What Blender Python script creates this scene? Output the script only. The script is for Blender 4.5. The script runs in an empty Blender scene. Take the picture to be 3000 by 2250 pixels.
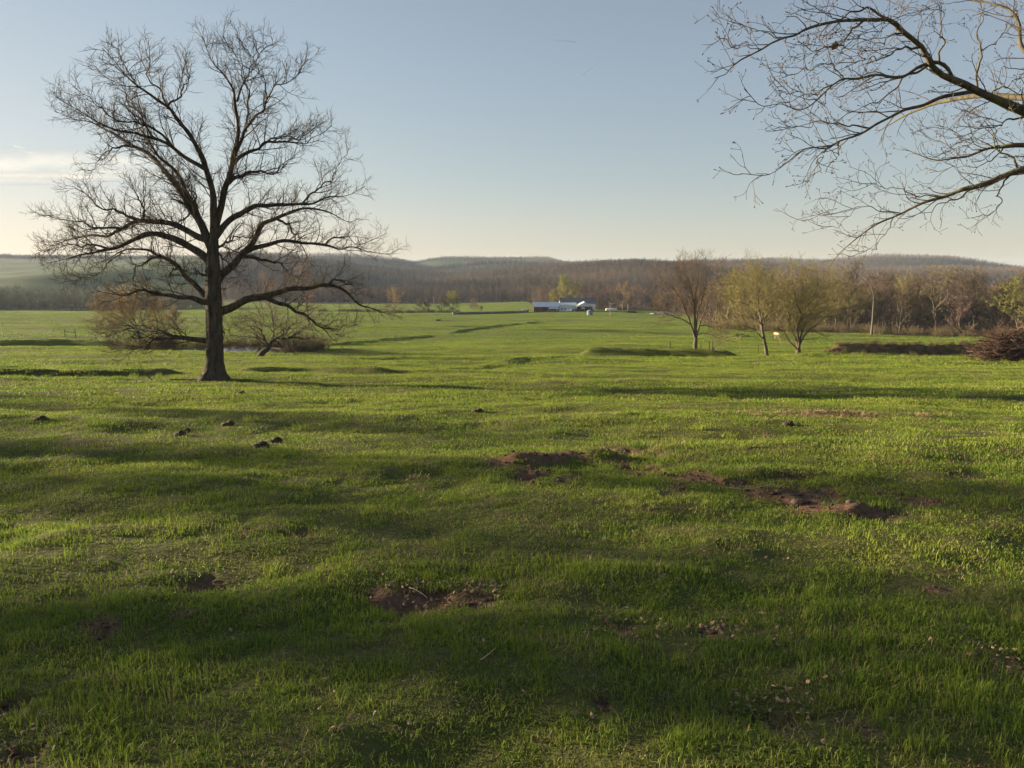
import bpy, bmesh, math, random
import numpy as np
from mathutils import Vector, Matrix

S = bpy.context.scene
C = S.collection
R = math.radians

# ------------------------------------------------------------------ camera
F, CX, CY, PITCH = 2310.0, 1500.0, 1125.0, R(8.0)      # photograph: 3000 x 2250
EYE = np.array([0.0, 0.0, 1.6])
cam_data = bpy.data.cameras.new('camera')
cam = bpy.data.objects.new('camera', cam_data)
C.objects.link(cam)
cam.location = EYE
cam.rotation_euler = (R(90) - PITCH, 0, 0)
cam_data.sensor_width = 36
cam_data.lens = 36 * F / 3000
cam_data.clip_start = 0.05
cam_data.clip_end = 30000
S.camera = cam

# ------------------------------------------------------------------ sky and sun
SUN_EL, SUN_AZ = 9.0, -69.0          # degrees; azimuth from +Y, negative = to the left
world = bpy.data.worlds.new('World')
S.world = world
world.use_nodes = True
wn, wl = world.node_tree.nodes, world.node_tree.links
bg = wn['Background']
sky = wn.new('ShaderNodeTexSky')
sky.sky_type = 'NISHITA'
sky.sun_disc = False
sky.sun_elevation = R(SUN_EL)
sky.sun_rotation = R(SUN_AZ)
sky.air_density, sky.dust_density, sky.ozone_density = 1.0, 0.3, 2.0
hs = wn.new('ShaderNodeHueSaturation')
hs.inputs['Saturation'].default_value = 0.75
hs.inputs['Value'].default_value = 1.24
gm = wn.new('ShaderNodeGamma')
gm.inputs['Gamma'].default_value = 0.76
wl.new(sky.outputs[0], hs.inputs['Color'])
wl.new(hs.outputs[0], gm.inputs['Color'])
tn = wn.new('ShaderNodeMix')
tn.data_type, tn.blend_type = 'RGBA', 'MULTIPLY'
tn.inputs[0].default_value = 1.0
tn.inputs[7].default_value = (0.16, 0.16, 0.16, 1)
tc_ = wn.new('ShaderNodeRGBCurve')          # film-like response: cream rather than green near the horizon
def curve(c, pts):
    c.points[0].location, c.points[1].location = pts[0], pts[-1]
    for p in pts[1:-1]: c.points.new(*p)
curve(tc_.mapping.curves[0], [(0, 0), (0.32, 0.32), (0.66, 0.69), (1, 1)])
curve(tc_.mapping.curves[1], [(0, 0), (0.40, 0.389), (0.52, 0.502), (0.67, 0.628), (1, 0.90)])
curve(tc_.mapping.curves[2], [(0, 0), (0.47, 0.462), (0.56, 0.53), (1, 0.87)])
tc_.mapping.update()
tm = wn.new('ShaderNodeMix')
tm.data_type, tm.blend_type = 'RGBA', 'MULTIPLY'
tm.inputs[0].default_value = 1.0
tm.inputs[7].default_value = (6.25, 6.25, 6.25, 1)
wl.new(gm.outputs[0], tn.inputs[6])
wl.new(tn.outputs[2], tc_.inputs['Color'])
wl.new(tc_.outputs[0], tm.inputs[6])
wl.new(tm.outputs[2], bg.inputs['Color'])
bg.inputs['Strength'].default_value = 0.052

sun_d = bpy.data.lights.new('sun', 'SUN')
sun_d.energy = 5.0
sun_d.angle = R(0.55)
sun_d.color = (1.0, 0.82, 0.54)
sun = bpy.data.objects.new('sun', sun_d)
C.objects.link(sun)
sdir = Vector((math.sin(R(SUN_AZ)) * math.cos(R(SUN_EL)), math.cos(R(SUN_AZ)) * math.cos(R(SUN_EL)), math.sin(R(SUN_EL))))
sun.rotation_euler = sdir.to_track_quat('Z', 'Y').to_euler()

vs = S.view_settings
vs.view_transform = 'Standard'
vs.look = 'None'
vs.gamma = 1.0
vs.exposure = 1.9
vs.use_curve_mapping = False
cy = S.cycles
cy.use_denoising = True
cy.max_bounces = 5
cy.diffuse_bounces = 2
cy.glossy_bounces = 2
cy.transmission_bounces = 3
cy.transparent_max_bounces = 12
cy.volume_bounces = 0
cy.sample_clamp_indirect = 4.0

# ------------------------------------------------------------------ helpers
def hash2(ix, iy, seed):
    h = (ix.astype(np.int64) * 374761393 + iy.astype(np.int64) * 668265263 + seed * 974634777) & 0xFFFFFFFF
    h = ((h ^ (h >> 13)) * 1274126177) & 0xFFFFFFFF
    return ((h ^ (h >> 16)) & 0xFFFFFF) / float(0xFFFFFF)

def vnoise(x, y, seed=0):
    """smooth value noise in -1..1"""
    x = np.asarray(x, float); y = np.asarray(y, float)
    ix, iy = np.floor(x), np.floor(y)
    fx, fy = x - ix, y - iy
    fx = fx * fx * fx * (fx * (fx * 6 - 15) + 10); fy = fy * fy * fy * (fy * (fy * 6 - 15) + 10)
    a, b = hash2(ix, iy, seed), hash2(ix + 1, iy, seed)
    c, d = hash2(ix, iy + 1, seed), hash2(ix + 1, iy + 1, seed)
    return 2 * ((a * (1 - fx) + b * fx) * (1 - fy) + (c * (1 - fx) + d * fx) * fy) - 1

def fbm(x, y, seed=0, octs=3):
    s, a = 0, 1.0
    for o in range(octs):
        s = s + a * vnoise(x * 2 ** o + 17.3 * o, y * 2 ** o - 9.1 * o, seed + o)
        a *= 0.5
    return s / 1.75

def sstep(a, b, x):
    t = np.clip((x - a) / (b - a), 0, 1)
    return t * t * (3 - 2 * t)

def ray(u, v):
    uc = -(np.asarray(v, float) - CY) / F
    X = (np.asarray(u, float) - CX) / F
    Y = math.cos(PITCH) + math.sin(PITCH) * uc
    Z = -math.sin(PITCH) + math.cos(PITCH) * uc
    return X, Y, Z

def at(u, v, d):
    """world point seen at pixel (u, v) of the photograph, d metres ahead"""
    X, Y, Z = ray(u, v)
    return np.array([X / Y * d, d, EYE[2] + Z / Y * d])

def v_to_drop(v, d):
    X, Y, Z = ray(CX, v)
    return -Z / Y * d

def link(name, mesh, parent=None):
    o = bpy.data.objects.new(name, mesh)
    C.objects.link(o)
    if parent is not None:
        o.parent = parent
    return o

def tag(o, label=None, cat=None, group=None, kind=None):
    if label: o['label'] = label
    if cat: o['category'] = cat
    if group: o['group'] = group
    if kind: o['kind'] = kind
    return o

def empty(name, loc, rz=0.0):
    o = bpy.data.objects.new(name, None)
    o.empty_display_size = 0.2
    o.location = loc
    o.rotation_euler = (0, 0, rz)
    C.objects.link(o)
    return o

def mesh_np(name, verts, quads=None, tris=None, mat=None, smooth=True):
    verts = np.asarray(verts, np.float32).reshape(-1, 3)
    me = bpy.data.meshes.new(name)
    nq = 0 if quads is None else len(quads)
    nt = 0 if tris is None else len(tris)
    me.vertices.add(len(verts))
    me.vertices.foreach_set('co', verts.ravel())
    idx = []
    if nq: idx.append(np.asarray(quads, np.int32).ravel())
    if nt: idx.append(np.asarray(tris, np.int32).ravel())
    idx = np.concatenate(idx)
    me.loops.add(len(idx))
    me.loops.foreach_set('vertex_index', idx)
    me.polygons.add(nq + nt)
    starts = np.concatenate([np.arange(nq) * 4, nq * 4 + np.arange(nt) * 3]).astype(np.int32)
    me.polygons.foreach_set('loop_start', starts)
    me.polygons.foreach_set('use_smooth', np.full(nq + nt, smooth))
    me.update(calc_edges=True)
    if mat is not None:
        me.materials.append(mat)
    return me

class MB:
    """collects boxes, cylinders and tubes into one mesh"""
    def __init__(self): self.v = []; self.q = []; self.t = []; self.n = 0
    def add(self, v, q=(), t=()):
        v = np.asarray(v, float).reshape(-1, 3)
        if len(q): self.q.append(np.asarray(q, int) + self.n)
        if len(t): self.t.append(np.asarray(t, int) + self.n)
        self.v.append(v); self.n += len(v)
        return self
    def box(self, x0, x1, y0, y1, z0, z1):
        v = [(x, y, z) for z in (z0, z1) for y in (y0, y1) for x in (x0, x1)]
        return self.add(v, [(0, 2, 3, 1), (4, 5, 7, 6), (0, 1, 5, 4), (2, 6, 7, 3), (0, 4, 6, 2), (1, 3, 7, 5)])
    def tube(self, pts, rads, k=8, cap=True):
        V, Q = tube_arrays(np.asarray(pts, float)[None], np.asarray(rads, float)[None], k)
        self.add(V, Q)
        if cap:
            n = len(pts)
            for base, c in ((0, pts[0]), ((n - 1) * k, pts[-1])):
                ring = V[base:base + k]
                vv = np.vstack([ring, np.asarray(c, float)[None]])
                self.add(vv, [], [(i, (i + 1) % k, k) for i in range(k)])
        return self
    def blob(self, c, r, seed=0, amp=0.2, n=8, m=6):
        rs = np.random.RandomState(seed)
        th = np.linspace(0, 2 * np.pi, n, endpoint=False)
        ph = np.linspace(0.0, np.pi, m)
        T, P = np.meshgrid(th, ph)
        d = np.stack([np.sin(P) * np.cos(T), np.sin(P) * np.sin(T), np.cos(P)], -1)
        k = 1 + amp * rs.uniform(-1, 1, T.shape)
        k[0] = k[0, 0]; k[-1] = k[-1, 0]
        v = d * k[..., None] * np.asarray(r) + np.asarray(c)
        q = [(i * n + j, i * n + (j + 1) % n, (i + 1) * n + (j + 1) % n, (i + 1) * n + j) for i in range(m - 1) for j in range(n)]
        return self.add(v, q)
    def mesh(self, name, mat, smooth=False):
        return mesh_np(name, np.vstack(self.v), np.vstack(self.q) if self.q else None, np.vstack(self.t) if self.t else None, mat, smooth)
    def build(self, name, mat, parent=None, smooth=False):
        return link(name, self.mesh(name, mat, smooth), parent)

def norm(a):
    return a / np.maximum(np.linalg.norm(a, axis=-1, keepdims=True), 1e-9)

def tube_arrays(P, Rd, k):
    """P [B,N,3], Rd [B,N] -> verts, quads for B open tubes of k sides"""
    B, N, _ = P.shape
    T = np.gradient(P, axis=1)
    T = norm(T)
    mean = norm(P[:, -1] - P[:, 0] + 1e-6)
    ref = np.eye(3)[np.argmin(np.abs(mean), axis=1)][:, None, :]
    n1 = norm(np.cross(T, np.broadcast_to(ref, T.shape)))
    n2 = np.cross(T, n1)
    a = np.linspace(0, 2 * np.pi, k, endpoint=False)
    V = P[:, :, None, :] + Rd[:, :, None, None] * (np.cos(a)[None, None, :, None] * n1[:, :, None, :] + np.sin(a)[None, None, :, None] * n2[:, :, None, :])
    b = np.arange(B)[:, None, None] * (N * k)
    i = np.arange(N - 1)[None, :, None] * k
    j = np.arange(k)[None, None, :]
    j2 = (j + 1) % k
    Q = np.stack([b + i + j, b + i + j2, b + i + k + j2, b + i + k + j], -1).reshape(-1, 4)
    return V.reshape(-1, 3), Q

# ------------------------------------------------------------------ materials
MATS = {}
def new_mat(name):
    m = bpy.data.materials.new(name)
    m.use_nodes = True
    MATS[name] = m
    nt = m.node_tree
    return m, nt, nt.nodes['Principled BSDF']

def node(nt, typ, **kw):
    n = nt.nodes.new(typ)
    for k, v in kw.items():
        if k in n.inputs: n.inputs[k].default_value = v
        else: setattr(n, k, v)
    return n

def ramp(nt, fac, stops):
    r = nt.nodes.new('ShaderNodeValToRGB')
    e = r.color_ramp.elements
    while len(e) < len(stops): e.new(0.5)
    for k, (p, c) in enumerate(stops):
        e[k].position = p
        e[k].color = (*c, 1) if len(c) == 3 else c
    nt.links.new(fac, r.inputs[0])
    return r.outputs[0]

def mix(nt, fac, a, b, blend='MIX'):
    m = nt.nodes.new('ShaderNodeMix')
    m.data_type = 'RGBA'
    m.blend_type = blend
    for sock, val in ((m.inputs[0], fac), (m.inputs[6], a), (m.inputs[7], b)):
        if isinstance(val, (int, float)): sock.default_value = val
        elif isinstance(val, tuple): sock.default_value = (*val, 1)
        else: nt.links.new(val, sock)
    return m.outputs[2]

def noise(nt, scale, detail=3.0, rough=0.5, coord='Object', stretch=None):
    if coord == 'World':
        src = nt.nodes.new('ShaderNodeNewGeometry').outputs['Position']
    else:
        src = nt.nodes.new('ShaderNodeTexCoord').outputs[coord]
    if stretch:
        mp = node(nt, 'ShaderNodeMapping')
        mp.inputs['Scale'].default_value = stretch
        nt.links.new(src, mp.inputs[0])
        src = mp.outputs[0]
    n = node(nt, 'ShaderNodeTexNoise', Scale=scale, Detail=detail, Roughness=rough)
    nt.links.new(src, n.inputs['Vector'])
    return n.outputs['Fac']

def mat_noise(name, c0, c1, scale=4.0, rough=0.85, bump=0.0, stretch=None, detail=4.0, spec=0.2, metal=0.0, dist=0.02, rnd=0.0, coord='Object'):
    """two colours mixed by noise, with a little bump; rnd: brightness spread between objects"""
    m, nt, b = new_mat(name)
    f = noise(nt, scale, detail, 0.6, coord, stretch)
    col = ramp(nt, f, [(0.3, c0), (0.7, c1)])
    if rnd:
        oi = nt.nodes.new('ShaderNodeObjectInfo')
        g = ramp(nt, oi.outputs['Random'], [(0, (1 - rnd,) * 3), (1, (1 + rnd,) * 3)])
        col = mix(nt, 1.0, col, g, 'MULTIPLY')
    nt.links.new(col, b.inputs['Base Color'])
    b.inputs['Roughness'].default_value = rough
    b.inputs['Specular IOR Level'].default_value = spec
    b.inputs['Metallic'].default_value = metal
    if bump:
        bn = node(nt, 'ShaderNodeBump', Strength=bump, Distance=dist)
        nt.links.new(f, bn.inputs['Height'])
        nt.links.new(bn.outputs[0], b.inputs['Normal'])
    return m

# bark: vertical furrows
def mat_bark(name, c0, c1, scale=6.0, bump=0.8, moss=None, dist=0.04):
    m, nt, b = new_mat(name)
    f = noise(nt, scale, 6.0, 0.65, 'Object', (1, 1, 0.22))
    col = ramp(nt, f, [(0.32, c0), (0.66, c1)])
    if moss:
        f2 = noise(nt, 1.3, 4.0, 0.6, 'Object')
        col = mix(nt, ramp(nt, f2, [(0.52, (0, 0, 0)), (0.68, (1, 1, 1))]), col, moss)
    nt.links.new(col, b.inputs['Base Color'])
    b.inputs['Roughness'].default_value = 0.9
    b.inputs['Specular IOR Level'].default_value = 0.15
    bn = node(nt, 'ShaderNodeBump', Strength=bump, Distance=dist)
    nt.links.new(f, bn.inputs['Height'])
    nt.links.new(bn.outputs[0], b.inputs['Normal'])
    return m

mat_bark('oak_bark', (0.026, 0.020, 0.015), (0.125, 0.097, 0.072), 7.0, 1.0, dist=0.07)
mat_noise('oak_twig', (0.045, 0.035, 0.026), (0.095, 0.074, 0.054), 2.0, rough=0.9)
mat_bark('maple_bark', (0.05, 0.042, 0.03), (0.15, 0.125, 0.085), 14.0, 0.8, moss=(0.13, 0.12, 0.04), dist=0.015)
mat_noise('maple_twig', (0.055, 0.042, 0.035), (0.12, 0.09, 0.07), 5.0, rough=0.7)
mat_bark('grey_bark', (0.06, 0.048, 0.036), (0.17, 0.135, 0.10), 5.0, 0.7)
mat_noise('brown_twig', (0.105, 0.077, 0.053), (0.19, 0.137, 0.096), 0.7, rough=0.9)
mat_noise('olive_twig', (0.165, 0.142, 0.056), (0.28, 0.238, 0.094), 0.6, rough=0.9)
mat_noise('tan_twig', (0.20, 0.138, 0.078), (0.32, 0.228, 0.12), 0.6, rough=0.9)
mat_noise('dark_twig', (0.09, 0.07, 0.05), (0.155, 0.12, 0.085), 0.6, rough=0.9)
mat_noise('rosy_twig', (0.15, 0.10, 0.085), (0.24, 0.165, 0.14), 0.6, rough=0.9)
mat_noise('lime_leaf', (0.10, 0.115, 0.025), (0.19, 0.20, 0.05), 0.8, rough=0.8)
mat_noise('willow_leaf', (0.20, 0.20, 0.05), (0.34, 0.32, 0.09), 0.8, rough=0.8)
mat_noise('pale_bark', (0.085, 0.072, 0.058), (0.18, 0.158, 0.132), 1.2, rough=0.9)
mat_noise('cedar_leaf', (0.03, 0.045, 0.02), (0.06, 0.08, 0.035), 1.0, rough=0.9)
mat_noise('pile_stick', (0.050, 0.030, 0.023), (0.135, 0.08, 0.06), 3.0, rough=0.9)
mat_noise('pile_pale', (0.12, 0.08, 0.06), (0.24, 0.165, 0.125), 3.0, rough=0.9)

# woodland trees share one material whose colour wanders from tree to tree
def mat_wood(name, stops, grow=None):
    m, nt, b = new_mat(name)
    oi = nt.nodes.new('ShaderNodeObjectInfo')
    mp = node(nt, 'ShaderNodeMapping')
    mp.inputs['Scale'].default_value = (0.0028, 0.0028, 0.0)
    nt.links.new(oi.outputs['Location'], mp.inputs[0])
    n = node(nt, 'ShaderNodeTexNoise', Scale=1.0, Detail=2.0)
    nt.links.new(mp.outputs[0], n.inputs['Vector'])
    mx = node(nt, 'ShaderNodeMath', operation='MULTIPLY_ADD')
    mx.inputs[1].default_value = 0.5
    nt.links.new(oi.outputs['Random'], mx.inputs[0])
    sb = node(nt, 'ShaderNodeMath', operation='MULTIPLY_ADD')
    sb.inputs[1].default_value = 2.6; sb.inputs[2].default_value = -1.08
    nt.links.new(n.outputs['Fac'], sb.inputs[0])
    nt.links.new(sb.outputs[0], mx.inputs[2])
    col = ramp(nt, mx.outputs[0], stops)
    nt.links.new(col, b.inputs['Base Color'])
    b.inputs['Roughness'].default_value = 0.95
    b.inputs['Specular IOR Level'].default_value = 0.05
    return m
mat_wood('wood_twig', [(0.0, (0.026, 0.023, 0.020)), (0.3, (0.056, 0.044, 0.036)), (0.55, (0.112, 0.080, 0.062)), (0.8, (0.17, 0.116, 0.088)), (1.0, (0.22, 0.175, 0.095))])
mat_wood('strip_twig', [(0.0, (0.10, 0.09, 0.065)), (0.5, (0.15, 0.14, 0.095)), (1.0, (0.21, 0.20, 0.12))])

# grass: colour wanders over the field and from tuft to tuft; thin blades let light through
def mat_grass(name, stops, trans=0.35, worldscale=0.35, spread=0.42):
    m, nt, b = new_mat(name)
    oi = nt.nodes.new('ShaderNodeObjectInfo')
    f = noise(nt, worldscale, 3.0, 0.6, 'World')
    add = node(nt, 'ShaderNodeMath', operation='MULTIPLY_ADD')
    add.inputs[1].default_value = spread
    nt.links.new(oi.outputs['Random'], add.inputs[0])
    sc = node(nt, 'ShaderNodeMath', operation='MULTIPLY_ADD')
    sc.inputs[1].default_value = 1.1; sc.inputs[2].default_value = -0.28
    nt.links.new(f, sc.inputs[0])
    nt.links.new(sc.outputs[0], add.inputs[2])
    col = ramp(nt, add.outputs[0], stops)
    nt.links.new(col, b.inputs['Base Color'])
    b.inputs['Roughness'].default_value = 0.55
    b.inputs['Specular IOR Level'].default_value = 0.10
    t = node(nt, 'ShaderNodeBsdfTranslucent')
    nt.links.new(col, t.inputs['Color'])
    ms = node(nt, 'ShaderNodeMixShader')
    ms.inputs[0].default_value = trans
    nt.links.new(b.outputs[0], ms.inputs[1])
    nt.links.new(t.outputs[0], ms.inputs[2])
    nt.links.new(ms.outputs[0], nt.nodes['Material Output'].inputs['Surface'])
    return m
GRASS = [(0.0, (0.088, 0.152, 0.022)), (0.35, (0.150, 0.218, 0.030)), (0.65, (0.214, 0.264, 0.040)), (0.9, (0.28, 0.295, 0.060)), (1.0, (0.33, 0.295, 0.11))]
mat_grass('grass_blade', GRASS)
mat_grass('far_blade', GRASS, 0.35, 0.03, 0.16)
mat_grass('weed_leaf', [(0.0, (0.05, 0.09, 0.02)), (0.6, (0.09, 0.14, 0.03)), (1.0, (0.13, 0.17, 0.04))], 0.25)
mat_grass('straw_blade', [(0.0, (0.16, 0.12, 0.06)), (0.6, (0.30, 0.23, 0.12)), (1.0, (0.42, 0.34, 0.20))], 0.2)

# ------------------------------------------------------------------ terrain
NEAR = [(0, 1.6), (5, 2.05), (10, 2.55), (20, 3.5), (40, 5.4)]
PROF = {   # photograph column: (metres ahead, row where that ground shows)
    -900: [(60, 1075), (100, 1030), (150, 985), (220, 945), (300, 916), (360, 925), (450, 925), (600, 914), (700, 900), (780, 868), (950, 823), (1050, 830), (1250, 825), (1700, 769), (2000, 766), (2600, 776), (4500, 790)],
    0: [(60, 1075), (100, 1030), (150, 985), (220, 945), (300, 916), (360, 925), (450, 925), (600, 914), (700, 900), (780, 868), (950, 823), (1050, 830), (1250, 825), (1700, 769), (2000, 766), (2600, 776), (4500, 790)],
    600: [(60, 1075), (100, 1036), (150, 1000), (220, 964), (300, 935), (420, 913), (500, 914), (600, 908), (720, 898), (800, 890), (950, 855), (1150, 822), (1300, 815), (1700, 785), (2000, 769), (2600, 776), (4500, 790)],
    900: [(60, 1075), (100, 1037), (150, 1002), (200, 975), (300, 942), (420, 916), (500, 914), (600, 908), (700, 898), (800, 890), (880, 880), (1000, 840), (1150, 812), (1300, 822), (1600, 812), (1900, 780), (2200, 773), (3000, 780), (4500, 790)],
    1200: [(60, 1075), (100, 1037), (150, 1002), (200, 978), (300, 945), (400, 924), (460, 916), (520, 914), (600, 908), (700, 898), (780, 892), (850, 888), (1000, 866), (1150, 846), (1300, 848), (1600, 812), (1750, 810), (1900, 812), (2300, 768), (3000, 780), (4500, 790)],
    1500: [(60, 1074), (100, 1037), (150, 1002), (200, 978), (300, 945), (400, 924), (460, 914), (520, 911), (600, 902), (700, 891), (780, 886), (1000, 842), (1150, 822), (1350, 828), (1700, 798), (1900, 806), (2300, 767), (3000, 780), (4500, 790)],
    1800: [(60, 1074), (100, 1037), (150, 1002), (200, 978), (300, 945), (400, 924), (460, 914), (520, 909), (600, 900), (800, 864), (1000, 814), (1200, 786), (1350, 792), (1700, 806), (2300, 781), (3000, 785), (4500, 790)],
    2100: [(60, 1073), (100, 1037), (150, 1003), (200, 980), (300, 955), (460, 925), (600, 908), (800, 888), (1000, 858), (1150, 838), (1350, 842), (1800, 797), (2250, 771), (3000, 783), (4500, 790)],
    2600: [(60, 1073), (100, 1037), (150, 1000), (200, 981), (300, 957), (460, 930), (600, 910), (800, 885), (1150, 838), (1350, 842), (1800, 792), (2250, 769), (3000, 783), (4500, 790)],
    3000: [(60, 1073), (100, 1037), (150, 1002), (200, 986), (300, 962), (460, 932), (600, 912), (800, 888), (1200, 842), (1700, 808), (2200, 800), (3000, 797), (4500, 797)],
    4200: [(60, 1073), (100, 1037), (150, 1002), (200, 986), (300, 962), (460, 932), (600, 912), (800, 888), (1200, 842), (1700, 810), (2200, 798), (3000, 793), (4500, 793)],
}
def far(d): return d if d < 850 else 850 + (d - 850) * 1.55
FLOOR = [(1000, 880), (1500, 861), (2200, 836), (3000, 817), (5000, 803)]
PROF = {u: [(far(d), v - 14 * min(1, max(0, (d - 1000) / 700))) for d, v in p] if u <= 600 else [(d, v) for d, v in p if d <= 850] + FLOOR for u, p in PROF.items()}
LR = np.linspace(math.log(0.5), math.log(6000), 420)
cols = sorted(PROF)
phis = np.array([math.atan((u - CX) / F) for u in cols])
tab = []
for u, ph in zip(cols, phis):
    ds = [d for d, _ in NEAR] + [d for d, _ in PROF[u]]
    dr = [h for _, h in NEAR] + [float(v_to_drop(v, d)) for d, v in PROF[u]]
    tab.append(np.interp(np.exp(LR) * math.cos(ph), ds, dr))
tab = np.array(tab)
PH = np.linspace(-1.1, 1.1, 221)
DROP = np.stack([np.interp(PH, phis, tab[:, j]) for j in range(len(LR))], 1)
def gsm(a, s, ax):
    k = np.exp(-0.5 * (np.arange(-3 * s, 3 * s + 1) / s) ** 2); k /= k.sum()
    pad = [(0, 0), (0, 0)]; pad[ax] = (3 * s, 3 * s)
    return np.apply_along_axis(lambda r: np.convolve(r, k, 'valid'), ax, np.pad(a, pad, mode='edge'))
DROP = gsm(gsm(DROP / np.exp(LR)[None], 4, 1), 5, 0) * np.exp(LR)[None]
DROP[:, :60] = 1.6 + 0.0 * DROP[:, :60] + (np.exp(LR[:60]) * 0.09)[None]
DROP = gsm(DROP, 3, 1)

def zsmooth(x, y):
    r = np.hypot(x, y)
    ph = np.clip(np.arctan2(x, np.maximum(y, -1e9)), -1.09, 1.09)
    fi = (ph + 1.1) / 2.2 * 220
    fj = (np.log(np.clip(r, 0.51, 5950)) - LR[0]) / (LR[-1] - LR[0]) * (len(LR) - 1)
    i = np.clip(fi.astype(int), 0, 219); j = np.clip(fj.astype(int), 0, len(LR) - 2)
    a, b = fi - i, fj - j
    d = (DROP[i, j] * (1 - a) + DROP[i + 1, j] * a) * (1 - b) + (DROP[i, j + 1] * (1 - a) + DROP[i + 1, j + 1] * a) * b
    return EYE[2] - d

SKY_U = [0, 300, 700, 1000, 1110, 1168, 1217, 1303, 1453, 1602, 1670, 1760, 1850, 1958, 2040, 2148, 2243, 2392, 2590, 2698, 2753, 2807, 2888, 2970, 3100]
SKY_V = [756, 757, 757, 758, 764, 757, 765, 753, 754, 753, 769, 764, 758, 766, 760, 764, 757, 763, 757, 762, 758, 765, 781, 786, 790]
HILLS = [  # column, metres ahead, half width across, half depth, row of the crest, turn
    (860, 1550, 210, 300, 778, 0.3), (620, 1350, 150, 260, 800, 0.2), (1120, 1750, 150, 260, 800, -0.3), (1340, 1250, 130, 180, 838, 0.0), (1830, 1450, 230, 330, 778, -0.35), (1620, 1250, 150, 220, 815, -0.2),
    (2120, 1700, 200, 300, 785, 0.3), (2450, 1500, 230, 300, 800, -0.2), (2780, 1750, 260, 320, 800, 0.2), (3150, 1500, 260, 320, 805, 0.0), (1480, 2100, 230, 260, 792, 0.4), (2600, 2250, 300, 260, 780, 0.2), (1000, 2300, 260, 260, 782, 0.0)]
def zbase(x, y):
    x = np.asarray(x, float); y = np.asarray(y, float)
    r = np.hypot(x, y)
    z = zsmooth(x, y)
    z = z + 0.045 * vnoise(x / 0.9, y / 0.9, 1) * sstep(60, 20, r) + 0.02 * vnoise(x / 0.35, y / 0.35, 7) * sstep(25, 8, r)
    z = z + 0.15 * fbm(x / 4.5, y / 3.5, 2) * sstep(1, 6, r) * sstep(160, 60, r)
    z = z + 0.48 * fbm(x / 21, y / 13, 3) * sstep(12, 45, r) * sstep(500, 200, r)
    z = z + 0.8 * fbm(x / 60, y / 60, 4) * sstep(80, 200, r)
    far_ = r > 820
    if np.any(far_):
        xf, yf, zz, rf = x[far_], y[far_], z[far_], r[far_]
        uf = CX + F * xf / np.maximum(yf, 1.0)
        uf = np.where(yf > 0, np.clip(uf, -4000, 7000), 7000)
        top = zz.copy()
        rd = 3000 * np.ones_like(rf)
        crest = EYE[2] - v_to_drop(np.interp(uf, SKY_U, SKY_V) + 8, 3000.0)
        wgt = sstep(560, 760, uf)
        g = np.exp(-np.abs((rf - 3000) / 620) ** 2.4)
        top = np.maximum(top, zz + wgt * np.maximum(crest - zz, 0) * g)
        for hu, hd, sx, sy, hv, rot in HILLS:
            cx_ = (hu - CX) / F * hd
            dx, dy = xf - cx_, yf - hd
            a, b = dx * math.cos(rot) + dy * math.sin(rot), -dx * math.sin(rot) + dy * math.cos(rot)
            amp = float(EYE[2] - v_to_drop(hv, hd) - (EYE[2] - v_to_drop(860, hd)))
            w_ = 1 + 0.22 * vnoise(xf / 230, yf / 230, 9)
            hgt = amp * np.exp(-0.5 * ((a / (sx * w_)) ** 2 + (b / (sy * w_)) ** 2))
            top = np.maximum(top, zz + hgt)
        fade = sstep(830, 1050, rf)
        zz = zz + fade * (top - zz) + fade * (7.0 * fbm(xf / 210, yf / 210, 5) + 3.0 * fbm(xf / 70, yf / 70, 6))
        z = z.copy(); z[far_] = zz
    return z

def on_ground(u, v, zf=None, d0=1.6, d1=3000):
    zf = zf or zbase
    X, Y, Z = ray(u, v)
    d = np.exp(np.linspace(math.log(d0), math.log(d1), 4000))
    gap = EYE[2] + Z / Y * d - zf(X / Y * d, d)
    k = int(np.argmax(gap < 0))
    if gap[k] >= 0: k = len(d) - 1
    x, y = X / Y * d[k], d[k]
    return np.array([x, y, float(zf(np.array([x]), np.array([y]))[0])])

RIDGES = [   # (pixels along the crest, height, half width)
    ([(930, 1012), (1110, 999), (1275, 982)], 0.42, 0.6),
    ([(1285, 980), (1400, 964), (1500, 951), (1570, 943), (1660, 938)], 0.55, 0.75),
    ([(1245, 1090), (1480, 1066), (1730, 1043)], 0.26, 0.5),
    ([(1680, 1041), (2175, 1043)], 0.95, 0.55),
    ([(2400, 1040), (2920, 1040)], 1.15, 0.8),
    ([(2330, 1046), (2440, 1042)], 0.35, 1.0),
    ([(-300, 1100), (0, 1098), (300, 1101), (560, 1093)], 0.30, 0.5),
    ([(680, 1091), (900, 1089), (1170, 1092)], 0.28, 0.5),
    ([(-400, 1016), (0, 1014), (200, 1012), (380, 1014)], 0.95, 1.0),
    ([(1180, 926), (1350, 921)], 0.6, 1.6),
    ([(1240, 939), (1480, 936)], 0.5, 1.6),
    ([(1840, 945), (1990, 952), (2100, 958)], 0.5, 1.6),
    ([(2140, 988), (2185, 987)], 0.7, 0.9),
    ([(1470, 1352), (1640, 1345), (1830, 1338)], 0.15, 0.22),
    ([(2180, 1440), (2420, 1470), (2560, 1500)], 0.08, 0.25),
]
RWORLD = [(np.array([on_ground(u, v)[:2] for u, v in pts]), h, w) for pts, h, w in RIDGES]

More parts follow.
